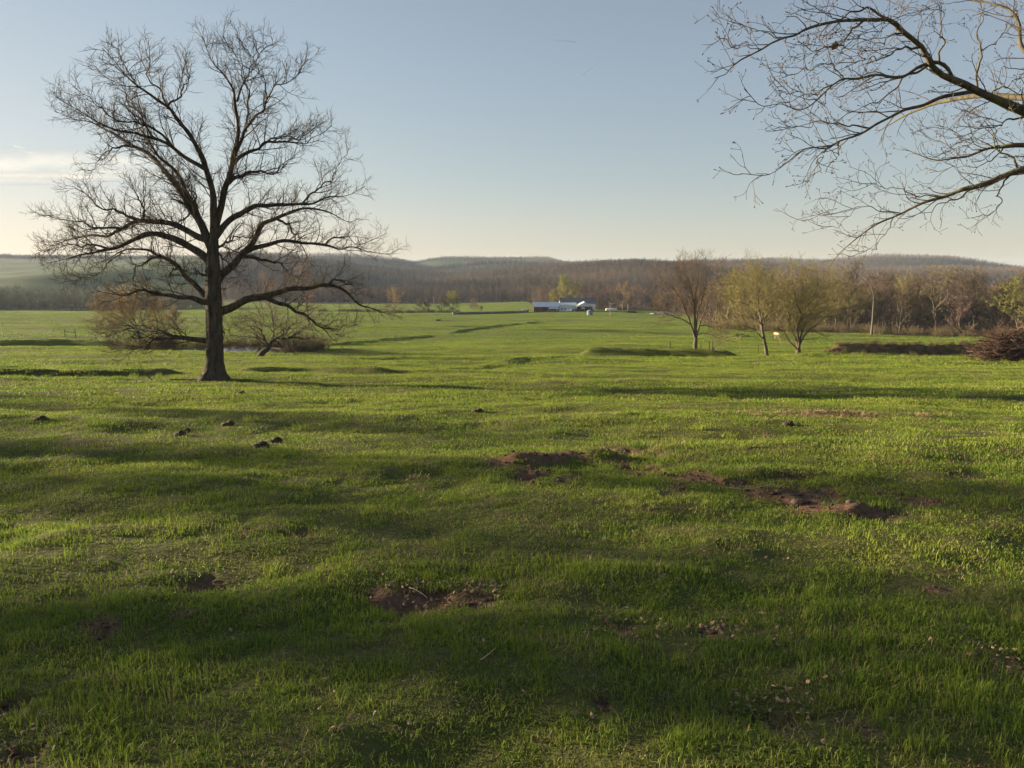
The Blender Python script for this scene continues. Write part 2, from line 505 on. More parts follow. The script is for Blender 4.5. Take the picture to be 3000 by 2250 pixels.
DIRT = [   # bare soil: pixel centre and half size
    (1570, 1346, 120, 15), (1790, 1335, 95, 12), (1680, 1340, 60, 8), (1560, 1385, 45, 22), (1870, 1378, 60, 10), (2000, 1396, 60, 14), (2240, 1432, 80, 16),
    (2320, 1452, 120, 18), (2400, 1475, 110, 20), (2490, 1502, 90, 20), (2310, 1396, 55, 8), (2690, 1462, 55, 12), (2120, 1592, 50, 12),
    (1300, 1740, 130, 26), (1095, 1738, 40, 22), (1400, 1742, 50, 18), (600, 1718, 55, 18), (540, 1806, 30, 10), (290, 1835, 45, 10),
    (2260, 2100, 70, 22), (15, 2080, 40, 34), (1820, 1840, 50, 12), (2740, 1728, 40, 10), (2950, 1940, 60, 14), (1760, 2056, 26, 16),
    (1930, 1386, 40, 7), (2060, 1404, 45, 8), (2130, 1418, 40, 8), (2200, 1412, 30, 6), (2560, 1520, 50, 10), (2610, 1488, 30, 6), (2640, 1455, 35, 6), (1480, 1352, 40, 6), (1660, 1405, 30, 7), (1955, 1440, 22, 7), (2440, 1440, 40, 7), (2540, 1445, 26, 6), (2090, 1850, 50, 12), (700, 1560, 60, 10), (870, 1555, 50, 10), (60, 2215, 60, 30), (2510, 2130, 40, 14), (2000, 1430, 25, 8), (2850, 1400, 60, 8),
]
PITS = [(1700, 1378, 0.60, 0.30, 0.20), (1560, 1392, 0.3, 0.22, 0.10), (2300, 1398, 0.35, 0.18, 0.13), (2420, 1470, 0.8, 0.35, 0.10), (1330, 1762, 0.5, 0.2, 0.10),
        (605, 1725, 0.22, 0.14, 0.10), (2260, 2105, 0.18, 0.10, 0.08), (870, 1560, 0.3, 0.15, 0.06), (2930, 1945, 0.25, 0.10, 0.06)]
DW = []
for u, v, hu, hv in DIRT:
    p = on_ground(u, v); q = on_ground(u, v - hv); s_ = on_ground(u, v + hv)
    DW.append((p[0], p[1], 1.15 * hu / F * p[1], 1.35 * max(0.5 * (q[1] - s_[1]), 0.07)))
PW = [(on_ground(u, v)[0], on_ground(u, v)[1], rx, ry, a * 0.65) for u, v, rx, ry, a in PITS]

def seg_dist(x, y, pts):
    best = np.full(x.shape, 1e9); tt = np.zeros(x.shape)
    n = len(pts) - 1
    for k in range(n):
        a, b = pts[k], pts[k + 1]
        ab = b - a
        t = np.clip(((x - a[0]) * ab[0] + (y - a[1]) * ab[1]) / (ab @ ab), 0, 1)
        d = np.hypot(x - a[0] - t * ab[0], y - a[1] - t * ab[1])
        m = d < best
        best = np.where(m, d, best); tt = np.where(m, (k + t) / n, tt)
    return best, tt

def dirt(x, y):
    m = np.zeros(np.shape(x))
    nz = 0.5 * vnoise(x * 2.6, y * 2.6, 11) + 0.5 * vnoise(x * 8, y * 8, 12)
    for cx_, cy_, rx, ry in DW:
        e = np.sqrt(((x - cx_) / rx) ** 2 + ((y - cy_) / ry) ** 2)
        m = np.maximum(m, sstep(1.25, 0.55, e + nz))
    return m

POND = on_ground(640, 1030)
POND_R = (7.4, 6.4)
def pond_e(x, y):
    return np.sqrt(((x - POND[0]) / POND_R[0]) ** 2 + ((y - POND[1]) / POND_R[1]) ** 2)

def zf(x, y):
    x = np.asarray(x, float); y = np.asarray(y, float)
    z = zbase(x, y)
    for pts, h, w in RWORLD:
        c = pts.mean(0); rad = np.abs(pts - c).max() * 1.5 + 6 * w
        m = (np.abs(x - c[0]) < rad) & (np.abs(y - c[1]) < rad)
        if not m.any(): continue
        d, t = seg_dist(x[m], y[m], pts)
        end = sstep(0, 0.12, t) * sstep(1, 0.88, t)
        rough = 1 + 0.09 * vnoise(x[m] / 0.9, y[m] / 0.9, 21) + 0.10 * vnoise(x[m] / 5.0, y[m] / 5.0, 22)
        z[m] += h * end * rough * np.exp(-0.5 * (d / w) ** 2)
    near = (np.hypot(x, y) < 30)
    if near.any():
        xn, yn = x[near], y[near]
        dz = -0.035 * dirt(xn, yn) * (0.6 + 0.8 * vnoise(xn * 6, yn * 6, 31))
        for a, b, rx, ry, amp in PW:
            dz -= amp * np.exp(-(((xn - a) / rx) ** 2 + ((yn - b) / ry) ** 2) ** 1.5)
        z[near] += dz
    e = pond_e(x, y)
    pm = sstep(1.35, 0.95, e)
    if np.any(pm > 0):
        z = z * (1 - pm) + (POND[2] - 0.75) * pm
    rim = sstep(1.02, 1.12, e) * sstep(1.7, 1.2, e)
    z = np.where(rim > 0, np.maximum(z, z * (1 - rim) + (POND[2] + 0.02) * rim), z)
    return z

def gz(x, y):
    return float(zf(np.array([float(x)]), np.array([float(y)]))[0])

def ground(u, v, d0=1.6):
    return on_ground(u, v, zf, d0)

def col_of(x, y):
    return CX + F * x / np.maximum(y, 1e-3)

def wood_start(u):
    return np.interp(u, [-3000, 600, 640, 1050, 1080, 1540, 1580, 1900, 2010, 2090, 2400, 2800, 3000, 4500], [2320, 2320, 850, 830, 800, 790, 575, 545, 470, 232, 208, 196, 186, 180])

def in_wood(x, y):
    u = col_of(x, y)
    s = wood_start(u) * (1 + 0.03 * vnoise(x / 40, y / 40, 41))
    w = y > s
    w |= (u < 640) & (y > 600 + 10 * vnoise(x / 30, y / 30, 42)) & (y < 690 + 25 * vnoise(x / 50, y / 50, 43))
    w &= ~((u > 1205) & (u < 1360) & (y > 2400) & (y < 2710))
    w &= ~((u > 2540) & (u < 2640) & (y > 1550) & (y < 1670))
    return w & (y > 50)

# --- ground sheet: rings round the camera, dense inside the view
rr = [0.0, 0.35]
r_ = 0.7
while r_ < 5300:
    rr.append(r_)
    r_ *= 1.0115 if r_ < 42 else 1.0065 if r_ < 150 else 1.0042 if r_ < 300 else 1.012 if r_ < 560 else 1.026
rr = np.array(rr[1:])
aa = np.concatenate([np.arange(-180, -42, 6.0), np.arange(-42, 42.01, 0.185), np.arange(48, 180, 6.0)])
aa = np.radians(np.unique(np.round(aa, 4)))
A, RR = np.meshgrid(aa, rr)
GX, GY = RR * np.sin(A), RR * np.cos(A)
GZ = zf(GX.ravel(), GY.ravel()).reshape(GX.shape)
nr, na = GX.shape
V = np.stack([GX, GY, GZ], -1).reshape(-1, 3)
V = np.vstack([V, [[0, 0, gz(0.01, 0.01)]]])
ii, jj = np.meshgrid(np.arange(nr - 1), np.arange(na), indexing='ij')
j2 = (jj + 1) % na
Q = np.stack([ii * na + jj, ii * na + j2, (ii + 1) * na + j2, (ii + 1) * na + jj], -1).reshape(-1, 4)[:, ::-1]
Tc = np.stack([np.full(na, nr * na), (np.arange(na) + 1) % na, np.arange(na)], -1)[:, ::-1]

m, nt, b = new_mat('ground')
att = node(nt, 'ShaderNodeAttribute', attribute_name='soil')
attw = node(nt, 'ShaderNodeAttribute', attribute_name='litter')
big = noise(nt, 0.035, 3.0, 0.6, 'World')
mid = noise(nt, 0.5, 4.0, 0.6, 'World')
fine = noise(nt, 14.0, 4.0, 0.7, 'World')
g = ramp(nt, big, [(0.3, (0.115, 0.135, 0.026)), (0.7, (0.145, 0.155, 0.034))])
g = mix(nt, 0.55, g, ramp(nt, mid, [(0.3, (0.095, 0.12, 0.022)), (0.7, (0.15, 0.16, 0.036))]))
th = ramp(nt, fine, [(0.3, (0.035, 0.032, 0.013)), (0.7, (0.10, 0.095, 0.03))])
attl = node(nt, 'ShaderNodeAttribute', attribute_name='thatch')
g = mix(nt, attl.outputs['Fac'], g, th)
so = ramp(nt, fine, [(0.25, (0.055, 0.031, 0.020)), (0.5, (0.135, 0.078, 0.050)), (0.75, (0.225, 0.138, 0.09))])
li = ramp(nt, mid, [(0.3, (0.075, 0.055, 0.038)), (0.7, (0.13, 0.095, 0.06))])
up_ = node(nt, 'ShaderNodeAttribute', attribute_name='upland')
ug = ramp(nt, noise(nt, 0.006, 4.0, 0.6, 'World'), [(0.35, (0.032, 0.056, 0.018)), (0.65, (0.066, 0.098, 0.026))])  # far pasture green, darkened so the hillside's shade sits in its colour
g = mix(nt, up_.outputs['Fac'], g, ug)
col = mix(nt, att.outputs['Fac'], g, so)
col = mix(nt, attw.outputs['Fac'], col, li)
nt.links.new(col, b.inputs['Base Color'])
b.inputs['Roughness'].default_value = 0.95
b.inputs['Specular IOR Level'].default_value = 0.1
bn = node(nt, 'ShaderNodeBump', Strength=0.7, Distance=0.05)
nt.links.new(fine, bn.inputs['Height'])
nt.links.new(bn.outputs[0], b.inputs['Normal'])
gm_ = mesh_np('ground', V, Q, Tc, m)
soil = np.zeros(len(V), np.float32)
nearm = np.hypot(V[:, 0], V[:, 1]) < 30
soil[nearm] = dirt(V[nearm, 0], V[nearm, 1])
d_, t_ = seg_dist(V[:, 0], V[:, 1], RWORLD[4][0])
soil = np.maximum(soil, 0.85 * sstep(3.2, 1.2, d_ + 0.8 * vnoise(V[:, 0] / 1.5, V[:, 1] / 1.5, 51)))
pe = pond_e(V[:, 0], V[:, 1])
soil = np.maximum(soil, 0.9 * sstep(1.45, 1.1, pe))
at_ = gm_.attributes.new('soil', 'FLOAT', 'POINT'); at_.data.foreach_set('value', soil.astype(np.float32))
at_ = gm_.attributes.new('thatch', 'FLOAT', 'POINT'); at_.data.foreach_set('value', (0.75 * sstep(140, 30, np.hypot(V[:, 0], V[:, 1]))).astype(np.float32))
at_ = gm_.attributes.new('upland', 'FLOAT', 'POINT'); at_.data.foreach_set('value', sstep(830, 960, np.hypot(V[:, 0], V[:, 1])).astype(np.float32))
lit = in_wood(V[:, 0], V[:, 1]).astype(np.float32)
at_ = gm_.attributes.new('litter', 'FLOAT', 'POINT'); at_.data.foreach_set('value', lit)
tag(link('ground', gm_), kind='structure')

# --- pond
m, nt, b = new_mat('pond_water')
b.inputs['Base Color'].default_value = (0.02, 0.025, 0.02, 1)
b.inputs['Roughness'].default_value = 0.06
b.inputs['IOR'].default_value = 1.33
bn = node(nt, 'ShaderNodeBump', Strength=0.15, Distance=0.03)
nt.links.new(noise(nt, 2.5, 3.0, 0.5, 'World'), bn.inputs['Height'])
nt.links.new(bn.outputs[0], b.inputs['Normal'])
ang = np.linspace(0, 2 * np.pi, 64, endpoint=False)
pv = np.stack([POND[0] + 1.2 * POND_R[0] * np.cos(ang), POND[1] + 1.2 * POND_R[1] * np.sin(ang), np.full(64, POND[2] - 0.05)], -1)
pv = np.vstack([pv, [[POND[0], POND[1], POND[2] - 0.05]]])
tag(link('pond_water', mesh_np('pond_water', pv, None, [(i, (i + 1) % 64, 64) for i in range(64)], m)), kind='structure')

# ------------------------------------------------------------------ scattering by geometry nodes (for what nobody could count)
def scatter(name, pts, rots, scales, idx, sources, kind='stuff', label=None):
    coll = bpy.data.collections.new(name + '_source')
    for k, me in enumerate(sources):
        o = bpy.data.objects.new('%s_source_%03d' % (name, k), me)
        coll.objects.link(o)
    me = bpy.data.meshes.new(name)
    me.vertices.add(len(pts))
    me.vertices.foreach_set('co', np.asarray(pts, np.float32).ravel())
    for nm, typ, key, arr in (('rot', 'FLOAT_VECTOR', 'vector', rots), ('scl', 'FLOAT_VECTOR', 'vector', scales), ('idx', 'INT', 'value', idx)):
        a = me.attributes.new(nm, typ, 'POINT')
        a.data.foreach_set(key, np.asarray(arr, np.int32 if typ == 'INT' else np.float32).ravel())
    ob = link(name, me)
    ng = bpy.data.node_groups.new(name, 'GeometryNodeTree')
    ng.interface.new_socket('Geometry', in_out='INPUT', socket_type='NodeSocketGeometry')
    ng.interface.new_socket('Geometry', in_out='OUTPUT', socket_type='NodeSocketGeometry')
    gi, go = ng.nodes.new('NodeGroupInput'), ng.nodes.new('NodeGroupOutput')
    ip = ng.nodes.new('GeometryNodeInstanceOnPoints')
    ci = ng.nodes.new('GeometryNodeCollectionInfo')
    ci.inputs['Collection'].default_value = coll
    ci.inputs['Separate Children'].default_value = True
    ci.inputs['Reset Children'].default_value = True
    def attr(nm, typ):
        n = ng.nodes.new('GeometryNodeInputNamedAttribute')
        n.data_type = typ
        n.inputs['Name'].default_value = nm
        return n.outputs[0]
    er = ng.nodes.new('FunctionNodeEulerToRotation')
    L = ng.links.new
    L(gi.outputs[0], ip.inputs['Points'])
    L(ci.outputs[0], ip.inputs['Instance'])
    ip.inputs['Pick Instance'].default_value = True
    L(attr('idx', 'INT'), ip.inputs['Instance Index'])
    L(attr('rot', 'FLOAT_VECTOR'), er.inputs[0])
    L(er.outputs[0], ip.inputs['Rotation'])
    L(attr('scl', 'FLOAT_VECTOR'), ip.inputs['Scale'])
    L(ip.outputs[0], go.inputs[0])
    md = ob.modifiers.new('scatter', 'NODES')
    md.node_group = ng
    tag(ob, label, kind=kind)
    return ob

# --- grass tufts
def blades(rs, n, rad, h0, h1, w0, w1, lean=0.5, mat='grass_blade', lie=0.0):
    ang = rs.uniform(0, 2 * np.pi, n); rr_ = rad * np.sqrt(rs.uniform(0, 1, n))
    bx, by = rr_ * np.cos(ang), rr_ * np.sin(ang)
    h = rs.uniform(h0, h1, n); w = rs.uniform(w0, w1, n)
    az = rs.uniform(0, 2 * np.pi, n); ln = lean * rs.uniform(0.2, 1.3, n) + lie
    fa = az + rs.uniform(0.6, 2.5, n)
    wx, wy = np.cos(fa) * w / 2, np.sin(fa) * w / 2
    dx, dy = np.cos(az), np.sin(az)
    def pt(t, bend):
        s = np.sin(ln * bend) * h * t; c = np.cos(ln * bend) * h * t
        return np.stack([bx + dx * s, by + dy * s, np.maximum(c, 0.004)], -1)
    p0 = pt(0.0, 1) - [0, 0, 0.02]; p1 = pt(0.5, 0.6); p2 = pt(1.0, 1.0)
    wv = np.stack([wx, wy, np.zeros(n)], -1)
    V = np.stack([p0 - wv, p0 + wv, p1 - 0.8 * wv, p1 + 0.8 * wv, p2], 1).reshape(-1, 3)
    o = np.arange(n)[:, None] * 5
    return mesh_np('tuft', V, o + np.array([[0, 1, 3, 2]]), o + np.array([[2, 3, 4]]), MATS[mat], smooth=False)

def weeds(rs, n, rad, size):
    a = rs.uniform(0, 2 * np.pi, n); el = rs.uniform(0.1, 0.7, n); L = size * rs.uniform(0.6, 1.4, n)
    c = np.stack([rad * np.cos(a) * rs.uniform(0, 1, n), rad * np.sin(a) * rs.uniform(0, 1, n), rs.uniform(0.005, 0.03, n)], -1)
    d = np.stack([np.cos(a) * np.cos(el), np.sin(a) * np.cos(el), np.sin(el)], -1)
    s_ = np.stack([-np.sin(a), np.cos(a), np.zeros(n)], -1) * (L * 0.28)[:, None]
    m_ = c + d * (L * 0.55)[:, None]
    V = np.stack([c, m_ - s_, c + d * L[:, None], m_ + s_], 1).reshape(-1, 3)
    return mesh_np('weed', V, np.arange(n * 4).reshape(-1, 4), None, MATS['weed_leaf'], smooth=False)

rs = np.random.RandomState(5)
def wedge(n, r0, r1, half=45.0):
    r = np.sqrt(rs.uniform(r0 * r0, r1 * r1, n)); a = R(half) * rs.uniform(-1, 1, n)
    return r * np.sin(a), r * np.cos(a), r

def slope_rot(x, y, n):
    e = 0.15
    gx = (zf(x + e, y) - zf(x - e, y)) / (2 * e); gy = (zf(x, y + e) - zf(x, y - e)) / (2 * e)
    return np.stack([np.clip(gy, -0.6, 0.6) * 0.0, np.clip(gx, -0.6, 0.6) * 0.0, rs.uniform(0, 2 * np.pi, n)], -1)

TIERS = [  # r0, r1, count, tuft radius, blades, h0, h1, w0, w1
    (1.3, 5.5, 7500, 0.08, 30, 0.015, 0.062, 0.0025, 0.0055),
    (4.8, 12.5, 15000, 0.12, 32, 0.015, 0.054, 0.004, 0.007),
    (11, 27, 18000, 0.24, 40, 0.018, 0.058, 0.007, 0.012),
    (24, 66, 20000, 0.55, 56, 0.025, 0.075, 0.014, 0.024),
    (60, 160, 20000, 1.3, 66, 0.035, 0.10, 0.035, 0.06),
    (145, 560, 28000, 3.2, 80, 0.06, 0.15, 0.09, 0.16),
    (540, 860, 14000, 6.0, 80, 0.10, 0.22, 0.2, 0.32),
]
src = []; P_, S_, I_ = [], [], []
for ti, (r0, r1, n, rad, nb, h0, h1, w0, w1) in enumerate(TIERS):
    base = len(src)
    for k in range(5):
        src.append(blades(rs, nb, rad, h0, h1 * (1.0, 0.8, 1.25, 0.7, 1.0)[k], w0, w1, (1.0, 1.25, 0.7, 1.35, 0.9)[k], 'grass_blade' if r0 < 100 else 'far_blade'))
    for k in range(2):
        src.append(blades(rs, nb // 2, rad, h0, h1 * 1.1, w0, w1 * 0.8, 0.5, 'straw_blade', 0.9))
    if ti < 3:
        for k in range(2): src.append(weeds(rs, 9, rad * 0.9, w0 * 5))
    x, y, r = wedge(n, r0, r1)
    keep = np.ones(n, bool)
    if r0 < 30:
        dm = dirt(x, y)
        keep &= rs.uniform(0, 1, n) > np.clip(dm * 1.45, 0, 0.88)
    keep &= ~in_wood(x, y)
    keep &= pond_e(x, y) > 1.28
    if r0 > 20:
        d4, _ = seg_dist(x, y, RWORLD[4][0])
        keep &= (d4 > 2.2) | (rs.uniform(0, 1, n) < 0.15)
    if r0 < 20:
        keep &= rs.uniform(0, 1, n) < np.clip(0.75 + 0.65 * fbm(x / 0.45, y / 0.45, 65), 0.3, 1)
    x, y, r = x[keep], y[keep], r[keep]
    lush = 0.85 + 0.65 * fbm(x / 0.6, y / 0.6, 61) + 0.4 * fbm(x / 3, y / 3, 62)
    lush = np.clip(lush, 0.28, 1.8)
    dry = 0.16 + 0.42 * np.clip(fbm(x / 2.3, y / 2.3, 63), 0, 1)
    if r0 > 100: dry = dry * 0.3
    elif r0 < 30: dry = dry + 0.45 * dirt(x, y)
    else: dry = dry * 0.5
    isdry = rs.uniform(0, 1, len(x)) < dry
    ix = np.where(isdry, rs.randint(5, 7, len(x)), rs.randint(0, 5, len(x))) + base
    if ti < 3:
        wd = rs.uniform(0, 1, len(x)) < 0.05 + 0.25 * np.clip(fbm(x / 1.5, y / 1.5, 66), 0, 1)
        ix = np.where(wd, base + 7 + rs.randint(0, 2, len(x)), ix)
    P_.append(np.stack([x, y, zf(x, y)], -1)); I_.append(ix)
    xy = rs.uniform(0.8, 1.25, len(x))
    S_.append(np.stack([xy, xy, lush * rs.uniform(0.75, 1.3, len(x))], -1))
P_, S_, I_ = np.vstack(P_), np.vstack(S_), np.concatenate(I_)
rot = np.stack([np.zeros(len(P_)), np.zeros(len(P_)), rs.uniform(0, 2 * np.pi, len(P_))], -1)
scatter('grass', P_, rot, S_, I_, src, label='short spring pasture grass covering the whole field')

# ------------------------------------------------------------------ trees
def resample(pts, n):
    """smooth curve through pts, n even points"""
    p = np.asarray(pts, float)
    if len(p) < 3:
        t = np.linspace(0, 1, n)[:, None]
        return p[0] * (1 - t) + p[-1] * t
    q = np.vstack([2 * p[0] - p[1], p, 2 * p[-1] - p[-2]])
    out = []
    for k in range(1, len(q) - 2):
        t = np.linspace(0, 1, 8, endpoint=False)[:, None]
        a, b_, c, d = q[k - 1], q[k], q[k + 1], q[k + 2]
        out.append(0.5 * (2 * b_ + (c - a) * t + (2 * a - 5 * b_ + 4 * c - d) * t ** 2 + (3 * b_ - a - 3 * c + d) * t ** 3))
    out = np.vstack(out + [p[-1:]])
    s = np.concatenate([[0], np.cumsum(np.linalg.norm(np.diff(out, axis=0), axis=1))])
    return np.stack([np.interp(np.linspace(0, s[-1], n), s, out[:, k]) for k in range(out.shape[1])], -1)

def plen(P):
    return np.linalg.norm(np.diff(P, axis=1), axis=2).sum(1)

def grow(rs, P0, D0, L, R0, N, wig, up, tip=0.35, kink=0.0):
    """B wandering paths"""
    B = len(P0)
    P = np.zeros((B, N, 3)); P[:, 0] = P0
    d = norm(D0); step = (L / (N - 1))[:, None]
    curl = rs.normal(0, 1, (B, 3)) * wig * 0.45
    upv = np.zeros((B, 3)); upv[:, 2] = up
    for i in range(1, N):
        d = norm(d + wig * rs.normal(0, 1, (B, 3)) + curl + upv)
        P[:, i] = P[:, i - 1] + d * step
    t = np.linspace(0, 1, N)[None]
    return P, R0[:, None] * (1 - t * (1 - tip))

def spawn(rs, P, Rr, per_m, t0, t1, a0, a1, l0, l1, lmax_frac=0.9, rk=0.6, rmin=0.004, rlen=0.012, mincount=1, taper=0.75):
    """children start points, directions, lengths and radii along every path"""
    B, N, _ = P.shape
    L = plen(P)
    cnt = np.maximum(mincount, np.round(L * per_m * (t1 - t0) * rs.uniform(0.8, 1.2, B))).astype(int)
    pi = np.repeat(np.arange(B), cnt)
    M = len(pi)
    first = np.cumsum(cnt) - cnt
    k = np.arange(M) - np.repeat(first, cnt)
    t = t0 + (t1 - t0) * (k + rs.uniform(0.1, 0.9, M)) / np.repeat(cnt, cnt)
    f = t * (N - 1); i = np.minimum(f.astype(int), N - 2); w = (f - i)[:, None]
    pos = P[pi, i] * (1 - w) + P[pi, i + 1] * w
    T = norm(P[pi, i + 1] - P[pi, i])
    rr_ = Rr[pi, i] * (1 - w[:, 0]) + Rr[pi, i + 1] * w[:, 0]
    ref = np.where(np.abs(T[:, 2:3]) > 0.9, np.array([[1.0, 0, 0]]), np.array([[0, 0, 1.0]]))
    n1 = norm(np.cross(T, ref)); n2 = np.cross(T, n1)
    az = k * 2.4 + np.repeat(rs.uniform(0, 6.28, B), cnt) + rs.normal(0, 0.5, M)
    an = np.radians(rs.uniform(a0, a1, M))[:, None]
    D = np.cos(an) * T + np.sin(an) * (np.cos(az)[:, None] * n1 + np.sin(az)[:, None] * n2)
    ln = rs.uniform(l0, l1, M) * (1 - taper * t)
    ln = np.minimum(ln, lmax_frac * L[pi])
    R0 = np.clip(np.minimum(rr_ * rk, rlen * ln + rmin), rmin, None)
    return pos, D, ln, R0

def paths_mesh(name, sets, mat):
    V, Q, n = [], [], 0
    for P, Rr, k in sets:
        v, q = tube_arrays(P, Rr, k)
        V.append(v); Q.append(q + n); n += len(v)
    return mesh_np(name, np.vstack(V), np.vstack(Q), None, mat)

def tri_count(me): return sum(1 for _ in ())

def trace(rs, D0, trunk, limbs, trunk_r, origin, conv, slope=0.6, npts=26, rscale=0.018, rtip=0.012, r0=0.02):
    """limbs drawn as polylines on the photograph, given depth: each one leans towards or away from the viewer.
    trunk: pixel polyline, trunk_r: radii in metres. returns world polylines [(P, R, parent)]"""
    px = [resample([conv(*p) for p in trunk], npts)]
    dep = [np.full(npts, float(D0))]
    rad = [np.interp(np.linspace(0, 1, npts), np.linspace(0, 1, len(trunk_r)), trunk_r)]
    par = [-1]; slp = [0.0]
    for li, lb in enumerate(limbs):
        q = resample([conv(*p) for p in lb], npts)
        best = (1e18, 0, 0)
        for k in range(len(px)):
            d2 = ((px[k] - q[0]) ** 2).sum(1)
            m = int(np.argmin(d2))
            if d2[m] < best[0]: best = (d2[m], k, m)
        _, k, m = best
        q = q + (px[k][m] - q[0])[None] * np.linspace(1, 0, npts)[:, None] ** 3
        s = np.concatenate([[0], np.cumsum(np.linalg.norm(np.diff(q, axis=0), axis=1))]) * D0 / F
        sl = np.clip(slp[k] * 0.6 + slope * rs.uniform(-1, 1), -0.9, 0.9) if k else slope * (1 if li % 2 else -1) * rs.uniform(0.35, 1.2)
        dep.append(dep[k][m] + sl * s * (0.35 + 0.65 * s / s[-1]))
        rs_ = min(rscale * s[-1] + r0, 0.86 * rad[k][m])
        rad.append(np.maximum(rs_ * (1 - np.linspace(0, 1, npts) ** 0.85) , rtip) if True else None)
        px.append(q); par.append(k); slp.append(sl)
    out = []
    for q, dd, r_ in zip(px, dep, rad):
        X, Y, Z = ray(q[:, 0], q[:, 1])
        P = np.stack([X / Y * dd, dd, EYE[2] + Z / Y * dd], -1) - origin
        out.append((P, r_))
    return out, par

def jitter(rs, P, amp):
    """small gnarly bends"""
    n = P.shape[0]
    w = np.sin(np.linspace(0, np.pi, n))[:, None]
    t = np.linspace(0, 1, n)
    d = np.zeros_like(P)
    for f_ in (5, 9, 14):
        ph = rs.uniform(0, 6.28, 3)
        d += np.sin(t[:, None] * f_ * np.pi + ph) * amp / f_ * 5
    return P + d * w

def knot(rs, r_):
    """swellings and pinches along a limb"""
    n = len(r_); t = np.arange(n)
    w = sum(np.sin(t * f_ + rs.uniform(0, 6.28)) * a for f_, a in ((0.9, 0.06), (1.7, 0.06), (2.6, 0.05)))
    return r_ * (1 + w * np.clip(np.linspace(0.3, 1.5, n), 0, 1))

def twig_levels(rs, bases, spec):
    """bases: P [B,N,3], R [B,N]; spec: list of dicts"""
    sets = []; P, Rr = bases
    for s in spec:
        pos, D, ln, R0 = spawn(rs, P, Rr, s['n'], s.get('t0', 0.2), s.get('t1', 1.0), s['a'][0], s['a'][1], s['l'][0], s['l'][1], rk=s.get('rk', 0.6), rmin=s['r'], rlen=s.get('rl', 0.012), mincount=s.get('min', 1), taper=s.get('tp', 0.6), lmax_frac=s.get('lf', 0.9))
        D = D + np.array(s.get('bias', (0, 0, 0.0)))
        P, Rr = grow(rs, pos, D, ln, R0, s['N'], s.get('w', 0.18), s.get('up', 0.06), s.get('tip', 0.5))
        sets.append((P, Rr, s.get('k', 3)))
    return sets

